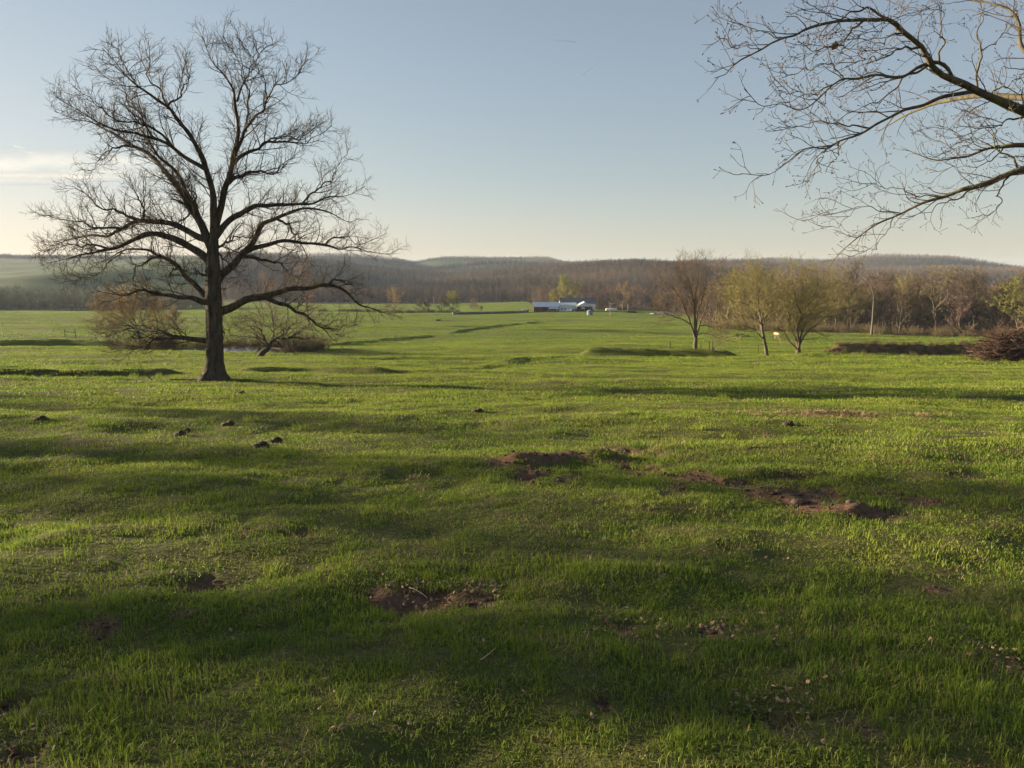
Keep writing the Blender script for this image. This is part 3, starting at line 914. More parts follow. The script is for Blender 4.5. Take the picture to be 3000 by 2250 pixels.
# ---- the big oak, limb by limb
def cv_oak(x, y):
    if y < 1250: x, y = 1062 + (x - 1062) * 1.0, 1250 - (1250 - y) * 0.965
    return (50 + x / 1.8433, 50 + y / 1.8433)
oak_rs = np.random.RandomState(11)
OAK_D = on_ground(628, 1114, zf)
oak_trunk = [(1065, 1975), (1068, 1822), (1065, 1672), (1060, 1522), (1057, 1372), (1057, 1290), (1062, 1200)]
oak_limbs = [
    # leaders
    [(1062, 1230), (1072, 1120), (1090, 1050), (1125, 950), (1155, 830), (1170, 720), (1185, 600), (1182, 500), (1188, 400), (1160, 340), (1110, 270), (1050, 200), (1000, 60)],
    [(1175, 740), (1210, 650), (1240, 590), (1300, 500), (1350, 410), (1400, 350), (1480, 310), (1530, 240), (1570, 190)],
    [(1230, 600), (1245, 500), (1250, 420), (1235, 340), (1215, 250), (1170, 160), (1110, 60)],
    [(1180, 800), (1240, 730), (1310, 690), (1400, 660), (1470, 650), (1560, 660), (1640, 610), (1700, 560)],
    [(1320, 688), (1370, 645), (1440, 625), (1500, 640), (1570, 600), (1650, 545)],
    [(1160, 905), (1200, 860), (1270, 830), (1330, 825), (1400, 820), (1440, 770), (1500, 740)],
    [(1188, 420), (1230, 300), (1290, 200), (1330, 130), (1390, 110)],
    [(1350, 410), (1330, 300), (1290, 220), (1230, 120), (1180, 50)],
    [(1055, 1215), (1062, 1022), (1050, 930), (1030, 840), (990, 740), (950, 650), (920, 590), (870, 510), (820, 455), (730, 400), (650, 350), (570, 260), (520, 190), (460, 130)],
    [(820, 455), (760, 350), (700, 270), (720, 190), (710, 100)],
    [(1005, 800), (940, 760), (870, 710), (800, 660), (720, 630), (640, 610), (560, 580), (440, 550), (340, 480), (250, 430), (190, 370)],
    [(830, 670), (780, 600), (700, 560), (620, 545), (545, 520), (440, 460), (380, 400), (300, 340)],
    [(740, 640), (700, 570), (650, 480), (600, 420), (560, 340), (470, 280), (420, 230)],
    [(820, 450), (890, 380), (920, 320), (900, 260), (915, 200)],
    [(650, 350), (600, 250), (560, 180), (545, 110)],
    [(1030, 1270), (1000, 1190), (960, 1080), (920, 1020), (880, 940), (820, 850), (750, 760), (650, 690), (560, 630), (480, 590), (400, 545), (300, 520), (200, 480)],
    [(640, 685), (540, 685), (480, 710), (440, 760), (420, 800), (385, 818)],
    [(985, 1170), (950, 1050), (920, 960), (880, 870), (830, 800), (760, 740), (740, 680), (700, 600), (690, 540), (660, 450)],
    [(975, 1100), (970, 1020), (955, 940), (930, 870), (905, 832)],
    [(925, 1030), (870, 985), (810, 990)],
    [(940, 1060), (890, 1090), (848, 1105)],
    # left arcs
    [(1010, 1215), (960, 1192), (900, 1152), (830, 1117), (720, 1107), (620, 1112), (550, 1135), (490, 1180), (400, 1182), (300, 1195), (200, 1230), (110, 1215)],
    [(700, 1107), (600, 1070), (520, 1040), (430, 1000), (360, 940), (300, 900)],
    [(560, 1130), (440, 1130), (330, 1100), (220, 1080), (120, 1060)],
    [(690, 1108), (680, 1020), (640, 940), (600, 880)],
    [(1010, 1330), (940, 1262), (860, 1207), (770, 1172), (690, 1177), (600, 1207), (520, 1237), (450, 1270), (350, 1285), (250, 1310), (160, 1330)],
    [(500, 1245), (400, 1225), (300, 1235), (200, 1245), (100, 1280)],
    [(1020, 1540), (960, 1482), (900, 1412), (850, 1342), (790, 1297), (720, 1267), (640, 1252), (570, 1270), (480, 1310), (410, 1330)],
    [(770, 1300), (690, 1325), (640, 1370), (630, 1430), (650, 1490), (680, 1510)],
    [(570, 1280), (470, 1350), (420, 1390), (330, 1415), (230, 1440)],
    [(1020, 1562), (940, 1532), (850, 1512), (760, 1492), (680, 1482), (600, 1500), (500, 1492), (420, 1475)],
    [(1025, 1745), (903, 1732), (783, 1705), (608, 1677), (516, 1699), (415, 1720)],
    [(866, 1730), (760, 1745), (665, 1771), (520, 1806)],
    # right arcs
    [(1090, 1200), (1160, 1092), (1220, 1047), (1290, 1022), (1370, 1012), (1450, 1000), (1540, 997), (1610, 990), (1700, 965), (1790, 950), (1880, 900)],
    [(1540, 990), (1600, 925), (1690, 875), (1720, 800), (1770, 740), (1790, 690)],
    [(1090, 1460), (1120, 1392), (1180, 1342), (1230, 1282), (1265, 1232), (1290, 1182), (1330, 1122), (1400, 1077), (1470, 1047), (1540, 1027), (1620, 1030), (1700, 1060), (1790, 1100), (1850, 1080)],
    [(1235, 1290), (1300, 1257), (1370, 1242), (1430, 1222), (1520, 1212), (1600, 1227), (1680, 1237), (1740, 1262), (1820, 1242), (1900, 1262), (2000, 1282), (2060, 1252)],
    [(1660, 1232), (1700, 1192), (1780, 1187), (1850, 1222), (1950, 1190)],
    [(1085, 1270), (1150, 1205), (1210, 1187), (1280, 1187)],
    [(1215, 1305), (1330, 1312), (1400, 1332), (1450, 1362), (1500, 1402), (1570, 1432)],
    [(1090, 1285), (1130, 1322), (1180, 1362), (1210, 1412)],
    [(1090, 1605), (1180, 1572), (1260, 1532), (1340, 1512), (1400, 1492), (1470, 1467), (1560, 1462), (1650, 1452), (1730, 1467), (1790, 1502), (1850, 1547), (1920, 1572), (2000, 1602), (2080, 1622)],
    [(1330, 1515), (1400, 1547), (1470, 1567), (1540, 1602), (1580, 1637), (1640, 1672), (1690, 1722), (1740, 1772), (1780, 1807)],
    [(1650, 1455), (1720, 1420), (1800, 1450), (1880, 1500)],
    [(1650, 1680), (1710, 1690), (1780, 1670), (1840, 1660)],
    [(1390, 1080), (1470, 1130), (1520, 1190), (1540, 1280)],
    [(1020, 1400), (975, 1380), (960, 1350)], [(1095, 1480), (1135, 1465)], [(1085, 1700), (1130, 1690), (1150, 1705)], [(1190, 840), (1225, 870), (1250, 880)], [(860, 1340), (830, 1390), (840, 1440)],
]
oak = empty('oak_tree', OAK_D)
tag(oak, 'huge spreading bare oak with dark trunk standing alone in the pasture', 'tree')
pts, par = trace(oak_rs, OAK_D[1], oak_trunk, oak_limbs, [0.40, 0.365, 0.36, 0.35, 0.335, 0.30, 0.20], OAK_D, cv_oak, slope=0.55, npts=36, rscale=0.021, r0=0.03, rtip=0.014)
# trunk with flared roots and furrowed skin
tp, tr = pts[0]
tp = resample(tp, 60); tr = np.interp(np.linspace(0, 1, 60), np.linspace(0, 1, len(tr)), tr)
k_ = 40
vv, qq = tube_arrays(tp[None], tr[None], k_)
vv = vv.reshape(60, k_, 3)
hgt = tp[:, 2] - tp[0, 2]
angs = np.linspace(0, 2 * np.pi, k_, endpoint=False)
lob = 0.5 + 0.5 * np.cos(angs * 6 + 0.7) + 0.35 * np.cos(angs * 3 + 2)
fl = np.exp(-np.maximum(hgt - 0.1, 0) / 0.36)
scale_ = 1 + fl[:, None] * (0.6 + 0.75 * lob[None]) + 0.035 * np.cos(angs * 9 + 1)[None] + 0.03 * oak_rs.normal(0, 1, (60, k_))
vv = tp[:, None] + (vv - tp[:, None]) * scale_[..., None]
vv[0, :, 2] -= 0.3
link('trunk', mesh_np('trunk', vv.reshape(-1, 3), qq, None, MATS['oak_bark']), oak)
rootof = list(range(len(pts)))
for k in range(1, len(pts)):
    rootof[k] = k if par[k] == 0 else rootof[par[k]]
jp = [(jitter(oak_rs, P, 0.06), knot(oak_rs, r_)) if i else (P, r_) for i, (P, r_) in enumerate(pts)]
for root in sorted(set(rootof[1:])):
    mem = [k for k in range(1, len(pts)) if rootof[k] == root]
    link('limb', paths_mesh('limb', [(np.array([jp[k][0]]), np.array([jp[k][1]]), 10 if k == root else 8) for k in mem], MATS['oak_bark']), oak)
BP = np.array([P for P, _ in jp[1:]]); BR = np.array([r_ for _, r_ in jp[1:]])
sets = twig_levels(oak_rs, (BP, BR), [
    dict(n=5.4, t0=0.15, a=(25, 68), l=(0.9, 2.2), r=0.011, rl=0.009, N=11, k=4, w=0.105, up=0.045, bias=(0, 0, 0.2), tp=0.62, tip=0.4),
    dict(n=5.2, t0=0.1, a=(22, 60), l=(0.4, 1.0), r=0.008, rl=0.006, N=6, k=3, w=0.10, up=0.04, tp=0.5),
    dict(n=8.2, t0=0.1, a=(20, 55), l=(0.2, 0.52), r=0.0065, rl=0.004, N=3, k=3, w=0.10, up=0.03, tp=0.4),
])
link('crown', paths_mesh('crown', sets, MATS['oak_twig']), oak)
print('oak tris', sum(len(P) * (P.shape[1] - 1) * k * 2 for P, _, k in sets))

# ---- the tree whose branches hang in from the right
def cv_map(x, y): return (2050 + x / 2.0737, y / 2.0737)
map_rs = np.random.RandomState(23)
MD = 11.5
MB_ = np.array([10.8, MD, gz(10.8, MD)])
map_limbs = [
    [(2700, 1150), (2250, 820), (1970, 680), (1850, 630), (1700, 560), (1600, 490), (1480, 420), (1420, 360), (1380, 290), (1300, 240), (1220, 190), (1150, 130), (1060, 130), (950, 130), (800, 140), (650, 170), (580, 210), (480, 235), (390, 290), (290, 340), (220, 380), (160, 450), (90, 475)],
    [(480, 235), (400, 210), (300, 180), (220, 150), (160, 80)],
    [(400, 260), (300, 270), (200, 270), (100, 220)],
    [(1150, 130), (1080, 80), (980, 65), (880, 90), (800, 130), (740, 60), (620, 0)],
    [(1540, 450), (1500, 380), (1430, 360), (1340, 380), (1230, 440), (1100, 450), (1000, 470), (890, 490), (800, 520), (700, 600), (590, 665), (480, 640), (370, 640), (270, 540)],
    [(890, 490), (850, 430), (780, 400), (700, 405), (600, 440), (500, 470)],
    [(800, 520), (680, 570), (560, 560), (450, 480)],
    [(1640, 540), (1540, 560), (1450, 580), (1340, 620), (1220, 680), (1130, 720), (1010, 780), (900, 840), (780, 885), (680, 900), (580, 950), (490, 1020), (400, 1060), (250, 1055)],
    [(1010, 780), (900, 760), (800, 745), (680, 750), (560, 780), (480, 770)],
    [(870, 860), (840, 930), (790, 1000)],
    [(780, 885), (720, 980), (740, 1050)],
    [(1430, 375), (1330, 430), (1240, 470), (1180, 550), (1080, 610), (980, 660), (900, 690), (830, 740)],
    [(1680, 545), (1690, 430), (1700, 300), (1710, 150), (1710, 40), (1700, -80)],
    [(1470, 410), (1470, 300), (1475, 130), (1430, 60), (1350, 30)],
    [(1700, 300), (1780, 270), (1850, 200), (1900, 150)],
    [(2700, 900), (2300, 560), (2100, 400), (1960, 260), (1920, 150), (1860, 60), (1760, 20), (1660, 0), (1500, -70), (1300, -120)],
    [(1660, 0), (1560, 10), (1450, 30), (1380, 55), (1300, 55), (1200, 30), (1100, -20)],
    [(1400, 45), (1250, 80), (1160, 130), (1080, 180), (960, 220), (860, 300)],
    [(1910, 130), (1920, 50), (1900, -60)],
    [(2700, 1200), (2300, 960), (1970, 1050), (1830, 1090), (1700, 1130), (1580, 1150), (1470, 1190), (1380, 1220), (1270, 1270), (1180, 1320), (1080, 1370), (980, 1430), (880, 1510), (830, 1560), (790, 1620)],
    [(1240, 1280), (1100, 1265), (980, 1255), (850, 1280), (760, 1300), (680, 1330), (610, 1335), (560, 1320)],
    [(1470, 1190), (1350, 1180), (1270, 1170), (1180, 1140), (1120, 1130), (1050, 1080), (1000, 1040)],
    [(1120, 1130), (1060, 1120), (960, 1125)],
    [(1180, 1320), (1140, 1400), (1090, 1480), (1040, 1520), (900, 1560)],
    [(950, 1260), (900, 1320), (850, 1370), (730, 1390)],
    [(1700, 1130), (1600, 1190), (1500, 1230), (1400, 1280), (1250, 1330)],
    [(1900, 1080), (1820, 1170), (1820, 1250), (1750, 1300), (1670, 1320)],
    [(2700, 1050), (2250, 850), (1970, 885), (1850, 905), (1730, 915), (1600, 950), (1450, 970), (1330, 940), (1240, 900)],
    [(1950, 1040), (1900, 950), (1800, 900), (1780, 760), (1700, 680), (1620, 700)],
    [(1800, 900), (1680, 840), (1560, 800), (1440, 780), (1330, 760)],
    [(1730, 915), (1600, 900), (1480, 880), (1370, 830)],
    [(1850, 905), (1750, 1000), (1620, 1010), (1480, 1030), (1400, 1050)],
    [(2000, 690), (1900, 730), (1760, 770), (1640, 830), (1550, 880)],
    [(1760, 600), (1820, 540), (1900, 500), (1990, 430)],
    [(1000, 135), (930, 190), (860, 260), (760, 300), (660, 290), (600, 250)],
    [(1380, 290), (1240, 300), (1100, 350), (980, 370), (850, 380)],
    [(1260, 230), (1150, 240), (1030, 300), (940, 300)],
]
maple = empty('overhanging_tree', MB_)
tag(maple, 'leafless budding tree reaching long branches in from the upper right corner', 'tree')
trk = [(2700, 2600), (2705, 2000), (2700, 1400), (2710, 1000), (2760, 500), (2740, -300), (2800, -1200)]
# pixel trunk is out of frame: its columns only fix where it stands
pm_, pp_ = trace(map_rs, MD, trk, map_limbs, [0.30, 0.25, 0.23, 0.20, 0.15, 0.09, 0.03], MB_, cv_map, slope=0.5, npts=44, rscale=0.0075, r0=0.008, rtip=0.0042)
t0_ = pm_[0][0].copy()
zlow = np.linspace(0, 1, len(t0_))
tx = resample(np.vstack([[0, 0, -0.3], t0_[len(t0_) // 3], t0_[-1]]), 40)
# limbs that leave the trunk out of the picture start on it; thicker where they leave it
tr_ = np.interp(np.linspace(0, 1, 40), [0, 0.06, 0.2, 0.6, 1], [0.42, 0.30, 0.26, 0.17, 0.03])
link('trunk', paths_mesh('trunk', [(tx[None], tr_[None], 16)], MATS['maple_bark']), maple)
fixed = []
for k in range(1, len(pm_)):
    P, r_ = pm_[k]
    if pp_[k] == 0:
        m = int(np.argmin(np.abs(tx[:, 2] - P[0, 2] + 0.4)))
        n_ = len(P); w = np.clip(1 - np.linspace(0, 1, n_) / 0.25, 0, 1)[:, None] ** 1.5
        P = P + (tx[m] - P[0])[None] * w
        L_ = np.linalg.norm(np.diff(P, axis=0), axis=1).sum()
        r_ = np.interp(np.linspace(0, 1, n_), [0, 0.18, 0.42, 0.7, 1], [0.13, 0.085, 0.045, 0.018, 0.004])
    fixed.append((jitter(map_rs, P, 0.026), knot(map_rs, r_), pp_[k]))
for k in range(len(fixed)):      # children of a moved limb follow it
    pk = pp_[k + 1]
    if pk > 0:
        P, r_, _ = fixed[k]; PP, RP, _ = fixed[pk - 1]
        d2 = ((PP - P[0]) ** 2).sum(1); m = int(np.argmin(d2))
        w = np.linspace(1, 0, len(P))[:, None] ** 3
        rr_ = np.minimum(r_, 0.8 * RP[m]); 
        fixed[k] = (P + (PP[m] - P[0]) * w, np.maximum(rr_, 0.004), pk)
mroot = list(range(len(pm_)))
for k in range(1, len(pm_)):
    mroot[k] = k if pp_[k] == 0 else mroot[pp_[k]]
# the rest of the crown, beyond the frame
ex = []
for k, (az, el, hh) in enumerate([(60, 25, 3.4), (110, 30, 3.9), (-20, 35, 4.6), (20, 50, 5.2), (170, 35, 4.4), (80, 55, 5.6)]):
    m = int(np.argmin(np.abs(tx[:, 2] - hh)))
    d = np.array([math.cos(R(el)) * math.cos(R(az)), math.cos(R(el)) * math.sin(R(az)), math.sin(R(el))])
    P, r_ = grow(map_rs, tx[m][None], d[None], np.array([4.5]), np.array([0.08]), 44, 0.05, 0.012, 0.06)
    ex.append((P[0], r_[0]))
for root in sorted(set(mroot[1:])):
    mem = [k for k in range(1, len(pm_)) if mroot[k] == root]
    link('limb', paths_mesh('limb', [(fixed[k - 1][0][None], fixed[k - 1][1][None], 9) for k in mem], MATS['maple_bark']), maple)
for P, r_ in ex:
    link('limb', paths_mesh('limb', [(P[None], r_[None], 8)], MATS['maple_bark']), maple)
BP = np.array([f[0] for f in fixed]); BR = np.array([f[1] for f in fixed])
BPx = np.array([P for P, _ in ex]); BRx = np.array([r_ for _, r_ in ex])
sets = twig_levels(map_rs, (BP, BR), [
    dict(n=6.2, t0=0.25, a=(20, 52), l=(0.4, 1.05), r=0.0045, rl=0.006, N=10, k=4, w=0.12, up=0.025, bias=(-0.25, 0, 0.06), tp=0.68, tip=0.5),
    dict(n=7.5, t0=0.2, a=(25, 55), l=(0.14, 0.45), r=0.0034, rl=0.004, N=6, k=3, w=0.14, up=0.035, tp=0.4),
    dict(n=9.5, t0=0.25, a=(30, 60), l=(0.05, 0.15), r=0.0027, rl=0.003, N=4, k=3, w=0.15, up=0.08, tp=0.3, tip=0.9),
])
sets += twig_levels(map_rs, (BPx, BRx), [
    dict(n=3.0, t0=0.28, a=(25, 60), l=(0.5, 1.3), r=0.006, rl=0.006, N=8, k=3, w=0.13, up=0.03, tp=0.35),
    dict(n=4.0, t0=0.2, a=(25, 55), l=(0.2, 0.6), r=0.005, rl=0.004, N=5, k=3, w=0.16, up=0.04, tp=0.4)])
# buds on the twig ends
ends = np.vstack([P[:, -1] for P, _, _ in sets[1:3]]); dirs = np.vstack([norm(P[:, -1] - P[:, -2]) for P, _, _ in sets[1:3]])
sel = map_rs.uniform(0, 1, len(ends)) < 0.75
ends, dirs = ends[sel], dirs[sel]
ln = map_rs.uniform(0.018, 0.036, len(ends))[:, None]
bp = np.stack([ends - dirs * ln * 0.3, ends + dirs * ln * 0.25, ends + dirs * ln * 0.8], 1)
br = np.stack([np.full(len(ends), 0.002), map_rs.uniform(0.005, 0.0095, len(ends)), np.full(len(ends), 0.001)], 1)
link('crown', paths_mesh('crown', sets + [(bp, br, 4)], MATS['maple_twig']), maple)
print('maple tris', sum(len(P) * (P.shape[1] - 1) * k * 2 for P, _, k in sets))
# one dead leaf still hanging
lf = at(2050 + 825 / 2.0737, 278 / 2.0737, 11.4) - MB_
mat_noise('dead_leaf', (0.22, 0.05, 0.03), (0.34, 0.10, 0.05), 30, rough=0.7)
lw = MB(); lw.add([lf + p for p in ((0, 0, 0.07), (0.05, 0.01, 0.03), (0.035, 0.02, -0.03), (-0.05, 0.01, -0.06), (-0.055, -0.01, 0.0), (-0.01, -0.015, 0.0))], [], [(0, 1, 5), (1, 2, 5), (2, 3, 5), (3, 4, 5), (4, 0, 5)])
link('leaf', lw.mesh('leaf', MATS['dead_leaf']), maple)['label'] = 'single rust red dead leaf'

# ---- other traced trees standing in the field
def traced_tree(name, label, D, trunk, tr, limbs, conv, seed, bark, twig, spec, slope=0.6, rscale=0.014, r0=0.02, cat='tree', group=None, rtip=0.012):
    rs_ = np.random.RandomState(seed)
    u, v = conv(*trunk[0])
    o3 = at(u, v, D); o3[2] = gz(o3[0], o3[1])
    o = empty(name, o3)
    tag(o, label, cat, group)
    pts, par = trace(rs_, D, trunk, limbs, tr, o3, conv, slope, 22, rscale, rtip, r0)
    P0 = pts[0][0].copy(); P0[0, 2] -= 0.4
    rr0 = pts[0][1].copy(); rr0[0] *= 1.35; rr0[1] *= 1.15
    sets = [(P0[None], rr0[None], 10)] + [(jitter(rs_, P, 0.05)[None], r_[None], 7) for P, r_ in pts[1:]]
    link('trunk', paths_mesh('trunk', sets, MATS[bark]), o)
    BP = np.array([s[0][0] for s in sets[1:]]); BR = np.array([s[1][0] for s in sets[1:]])
    tw = twig_levels(rs_, (BP, BR), spec)
    link('crown', paths_mesh('crown', tw, MATS[twig]), o)
    print(name, 'tris', sum(len(P) * (P.shape[1] - 1) * k * 2 for P, _, k in tw))
    return o
SP_D = [dict(n=4.0, t0=0.15, a=(20, 60), l=(1.4, 3.2), r=0.018, rl=0.008, N=7, k=3, w=0.13, up=0.03, tp=0.3),
        dict(n=4.5, t0=0.1, a=(20, 60), l=(0.7, 1.7), r=0.018, rl=0.005, N=4, k=3, w=0.15, up=0.02, tp=0.35),
        dict(n=4.5, t0=0.1, a=(20, 60), l=(0.3, 0.8), r=0.017, rl=0.003, N=3, k=3, w=0.18, up=0.02, tp=0.3)]
def cv5(x, y): return (1850 + x / 3.687, 720 + y / 3.687)
def cv8(x, y): return (x / 3.16, 720 + y / 3.16)
def cvz(x, y): return (700 + x / 5.267, 850 + y / 5.267)
SP_T = [dict(n=3.2, t0=0.2, a=(20, 50), l=(1.2, 2.8), r=0.016, rl=0.008, N=8, k=3, w=0.12, up=0.06, tp=0.35),
        dict(n=4.2, t0=0.15, a=(20, 50), l=(0.6, 1.5), r=0.014, rl=0.005, N=5, k=3, w=0.14, up=0.05, tp=0.35),
        dict(n=4.8, t0=0.15, a=(20, 55), l=(0.3, 0.8), r=0.013, rl=0.003, N=3, k=3, w=0.16, up=0.04, tp=0.3)]
SP_O = [dict(n=3.2, t0=0.15, a=(20, 60), l=(1.6, 3.6), r=0.016, rl=0.008, N=8, k=3, w=0.12, up=0.05, tp=0.3),
        dict(n=4.0, t0=0.1, a=(20, 55), l=(0.7, 1.7), r=0.013, rl=0.005, N=4, k=3, w=0.14, up=0.05, tp=0.35),
        dict(n=3.6, t0=0.1, a=(20, 60), l=(0.3, 0.8), r=0.012, rl=0.003, N=3, k=3, w=0.18, up=0.04, tp=0.3)]
D1 = on_ground(*cv5(688, 1145), zf)[1]
traced_tree('bare_tree', 'bare brown tree with upswept vase shaped crown behind the long grassy mound', 107.0,
    [(688, 1155), (690, 1050), (695, 985), (697, 900)], [0.32, 0.28, 0.26, 0.16], [
    [(690, 1010), (640, 850), (600, 740), (540, 600), (460, 470), (360, 390), (260, 290)], [(600, 740), (560, 640), (480, 540), (400, 470), (320, 420), (250, 400)],
    [(690, 990), (680, 800), (675, 600), (640, 450), (590, 330), (560, 160)], [(700, 1000), (740, 850), (800, 680), (840, 560), (930, 490), (1050, 410)],
    [(697, 960), (690, 700), (700, 500), (720, 350), (700, 160)], [(740, 880), (800, 870), (900, 890), (960, 930), (1010, 1010)], [(725, 960), (800, 940), (880, 970), (1000, 1010)],
    [(640, 850), (560, 800), (460, 760), (380, 740), (300, 620)], [(700, 900), (720, 700), (790, 500), (800, 300), (800, 120)], [(810, 670), (900, 690), (960, 690)],
    [(675, 620), (620, 480), (540, 360), (480, 230)], [(840, 560), (880, 420), (900, 300), (940, 190)], [(540, 600), (440, 620), (360, 600), (300, 560)], [(700, 500), (650, 350), (660, 200)]],
    cv5, 31, 'grey_bark', 'brown_twig', SP_T)
traced_tree('olive_tree', 'slender leaning tree with yellowish budding crown, one stem, right of the mound', 90.0,
    [(1465, 1208), (1450, 1100), (1430, 1000), (1410, 880), (1400, 800)], [0.24, 0.20, 0.18, 0.15, 0.10], [
    [(1418, 1020), (1340, 930), (1260, 870), (1180, 760), (1100, 690)], [(1430, 970), (1390, 800), (1370, 600), (1360, 420), (1350, 240)], [(1402, 850), (1330, 750), (1250, 650), (1170, 600), (1060, 570)],
    [(1400, 800), (1390, 650), (1450, 450), (1480, 330)], [(1368, 600), (1300, 520), (1210, 480), (1150, 350)], [(1412, 880), (1460, 760), (1520, 650), (1540, 500)], [(1250, 650), (1180, 520), (1120, 440), (1080, 400)],
    [(1340, 930), (1240, 930), (1100, 880), (980, 840)], [(1390, 640), (1330, 450), (1300, 320), (1280, 240)]],
    cv5, 32, 'grey_bark', 'olive_twig', SP_O)
traced_tree('many_stemmed_tree', 'broad yellowish budding tree with a fan of stems from one base', 101.0,
    [(1800, 1175), (1802, 1150), (1804, 1120)], [0.42, 0.36, 0.30], [
    [(1790, 1150), (1750, 1080), (1700, 1020), (1640, 930), (1570, 870), (1500, 800), (1460, 740)], [(1798, 1140), (1790, 1050), (1740, 930), (1700, 820), (1690, 700), (1660, 600), (1620, 450), (1590, 300)],
    [(1806, 1130), (1815, 1050), (1790, 900), (1840, 760), (1790, 640), (1760, 500), (1730, 350), (1740, 250)], [(1815, 1140), (1830, 1050), (1890, 950), (1960, 880), (2060, 800), (2150, 760), (2260, 740)],
    [(1825, 1070), (1850, 900), (1900, 800), (2000, 700), (2120, 620), (2230, 530)], [(1805, 1010), (1790, 880), (1870, 700), (1960, 560), (2010, 420), (2000, 270)], [(1832, 1000), (1880, 830), (1960, 700), (2080, 480), (2150, 330)],
    [(1640, 930), (1590, 780), (1570, 600), (1540, 420)], [(1690, 700), (1600, 560), (1500, 480), (1440, 420)], [(2000, 700), (2090, 560), (2190, 430), (2260, 350)], [(2060, 800), (2200, 690), (2330, 640), (2400, 600)], [(1870, 700), (1880, 520), (1860, 380), (1880, 260)]],
    cv5, 33, 'grey_bark', 'olive_twig', SP_O, rscale=0.016)
SP_T4 = [dict(n=3.4, t0=0.15, a=(20, 55), l=(1.4, 3.4), r=0.016, rl=0.007, N=9, k=4, w=0.14, up=0.03, tp=0.3),
         dict(n=4.0, t0=0.1, a=(20, 55), l=(0.7, 1.6), r=0.013, rl=0.006, N=5, k=3, w=0.16, up=0.03, tp=0.35),
         dict(n=4.5, t0=0.1, a=(20, 60), l=(0.3, 0.8), r=0.012, rl=0.004, N=3, k=3, w=0.2, up=0.03, tp=0.3)]
traced_tree('tan_tree', 'low round tan tree with dense domed twigs beside the pond', 116.0,
    [(1295, 955), (1290, 850), (1275, 790), (1260, 740)], [0.30, 0.24, 0.22, 0.16], [
    [(1262, 760), (1180, 670), (1100, 590), (1020, 540), (930, 530)], [(1260, 740), (1210, 620), (1180, 520), (1130, 440)], [(1268, 760), (1230, 600), (1260, 450), (1280, 390)],
    [(1275, 790), (1330, 700), (1400, 620), (1480, 540)], [(1270, 770), (1160, 720), (1050, 660), (950, 640), (880, 600)], [(1285, 815), (1400, 740), (1500, 690), (1580, 640)], [(1283, 825), (1180, 780), (1050, 760), (900, 720)],
    [(1330, 700), (1360, 560), (1390, 470)], [(1100, 590), (1050, 490), (1000, 450)], [(1400, 740), (1480, 760), (1560, 740)]],
    cv8, 34, 'grey_bark', 'tan_twig', SP_D)
traced_tree('leaning_tree', 'low sprawling bare tree with a leaning trunk behind the oak', 84.0,
    [(300, 1068), (370, 960), (450, 900), (480, 830), (520, 770)], [0.36, 0.33, 0.27, 0.22, 0.16], [
    [(450, 905), (400, 750), (330, 620), (220, 470), (100, 390)], [(475, 850), (540, 650), (540, 450), (580, 320)], [(520, 780), (700, 720), (650, 600), (560, 540), (500, 400)],
    [(510, 780), (800, 740), (1000, 740), (1250, 740), (1330, 760)], [(520, 770), (700, 680), (800, 560), (900, 460), (950, 380)], [(440, 900), (300, 750), (150, 740), (0, 800)], [(405, 780), (250, 690), (100, 600), (-50, 700)],
    [(330, 620), (250, 560), (120, 560), (0, 650)], [(540, 650), (420, 500), (300, 330)], [(560, 740), (700, 960), (740, 960), (900, 870), (1050, 790), (1130, 740)], [(800, 740), (900, 650), (1050, 560), (1150, 420)], [(220, 470), (100, 470), (-60, 500)]],
    cvz, 35, 'oak_bark', 'dark_twig', [dict(n=3.6, t0=0.15, a=(25, 60), l=(1.4, 3.8), r=0.018, rl=0.010, N=9, k=4, w=0.17, up=0.05, tp=0.3),
         dict(n=3.8, t0=0.15, a=(25, 60), l=(0.4, 1.0), r=0.011, rl=0.006, N=6, k=3, w=0.18, up=0.05, tp=0.35),
         dict(n=4.5, t0=0.1, a=(20, 60), l=(0.2, 0.6), r=0.008, rl=0.004, N=3, k=3, w=0.2, up=0.03, tp=0.3)], rscale=0.022)

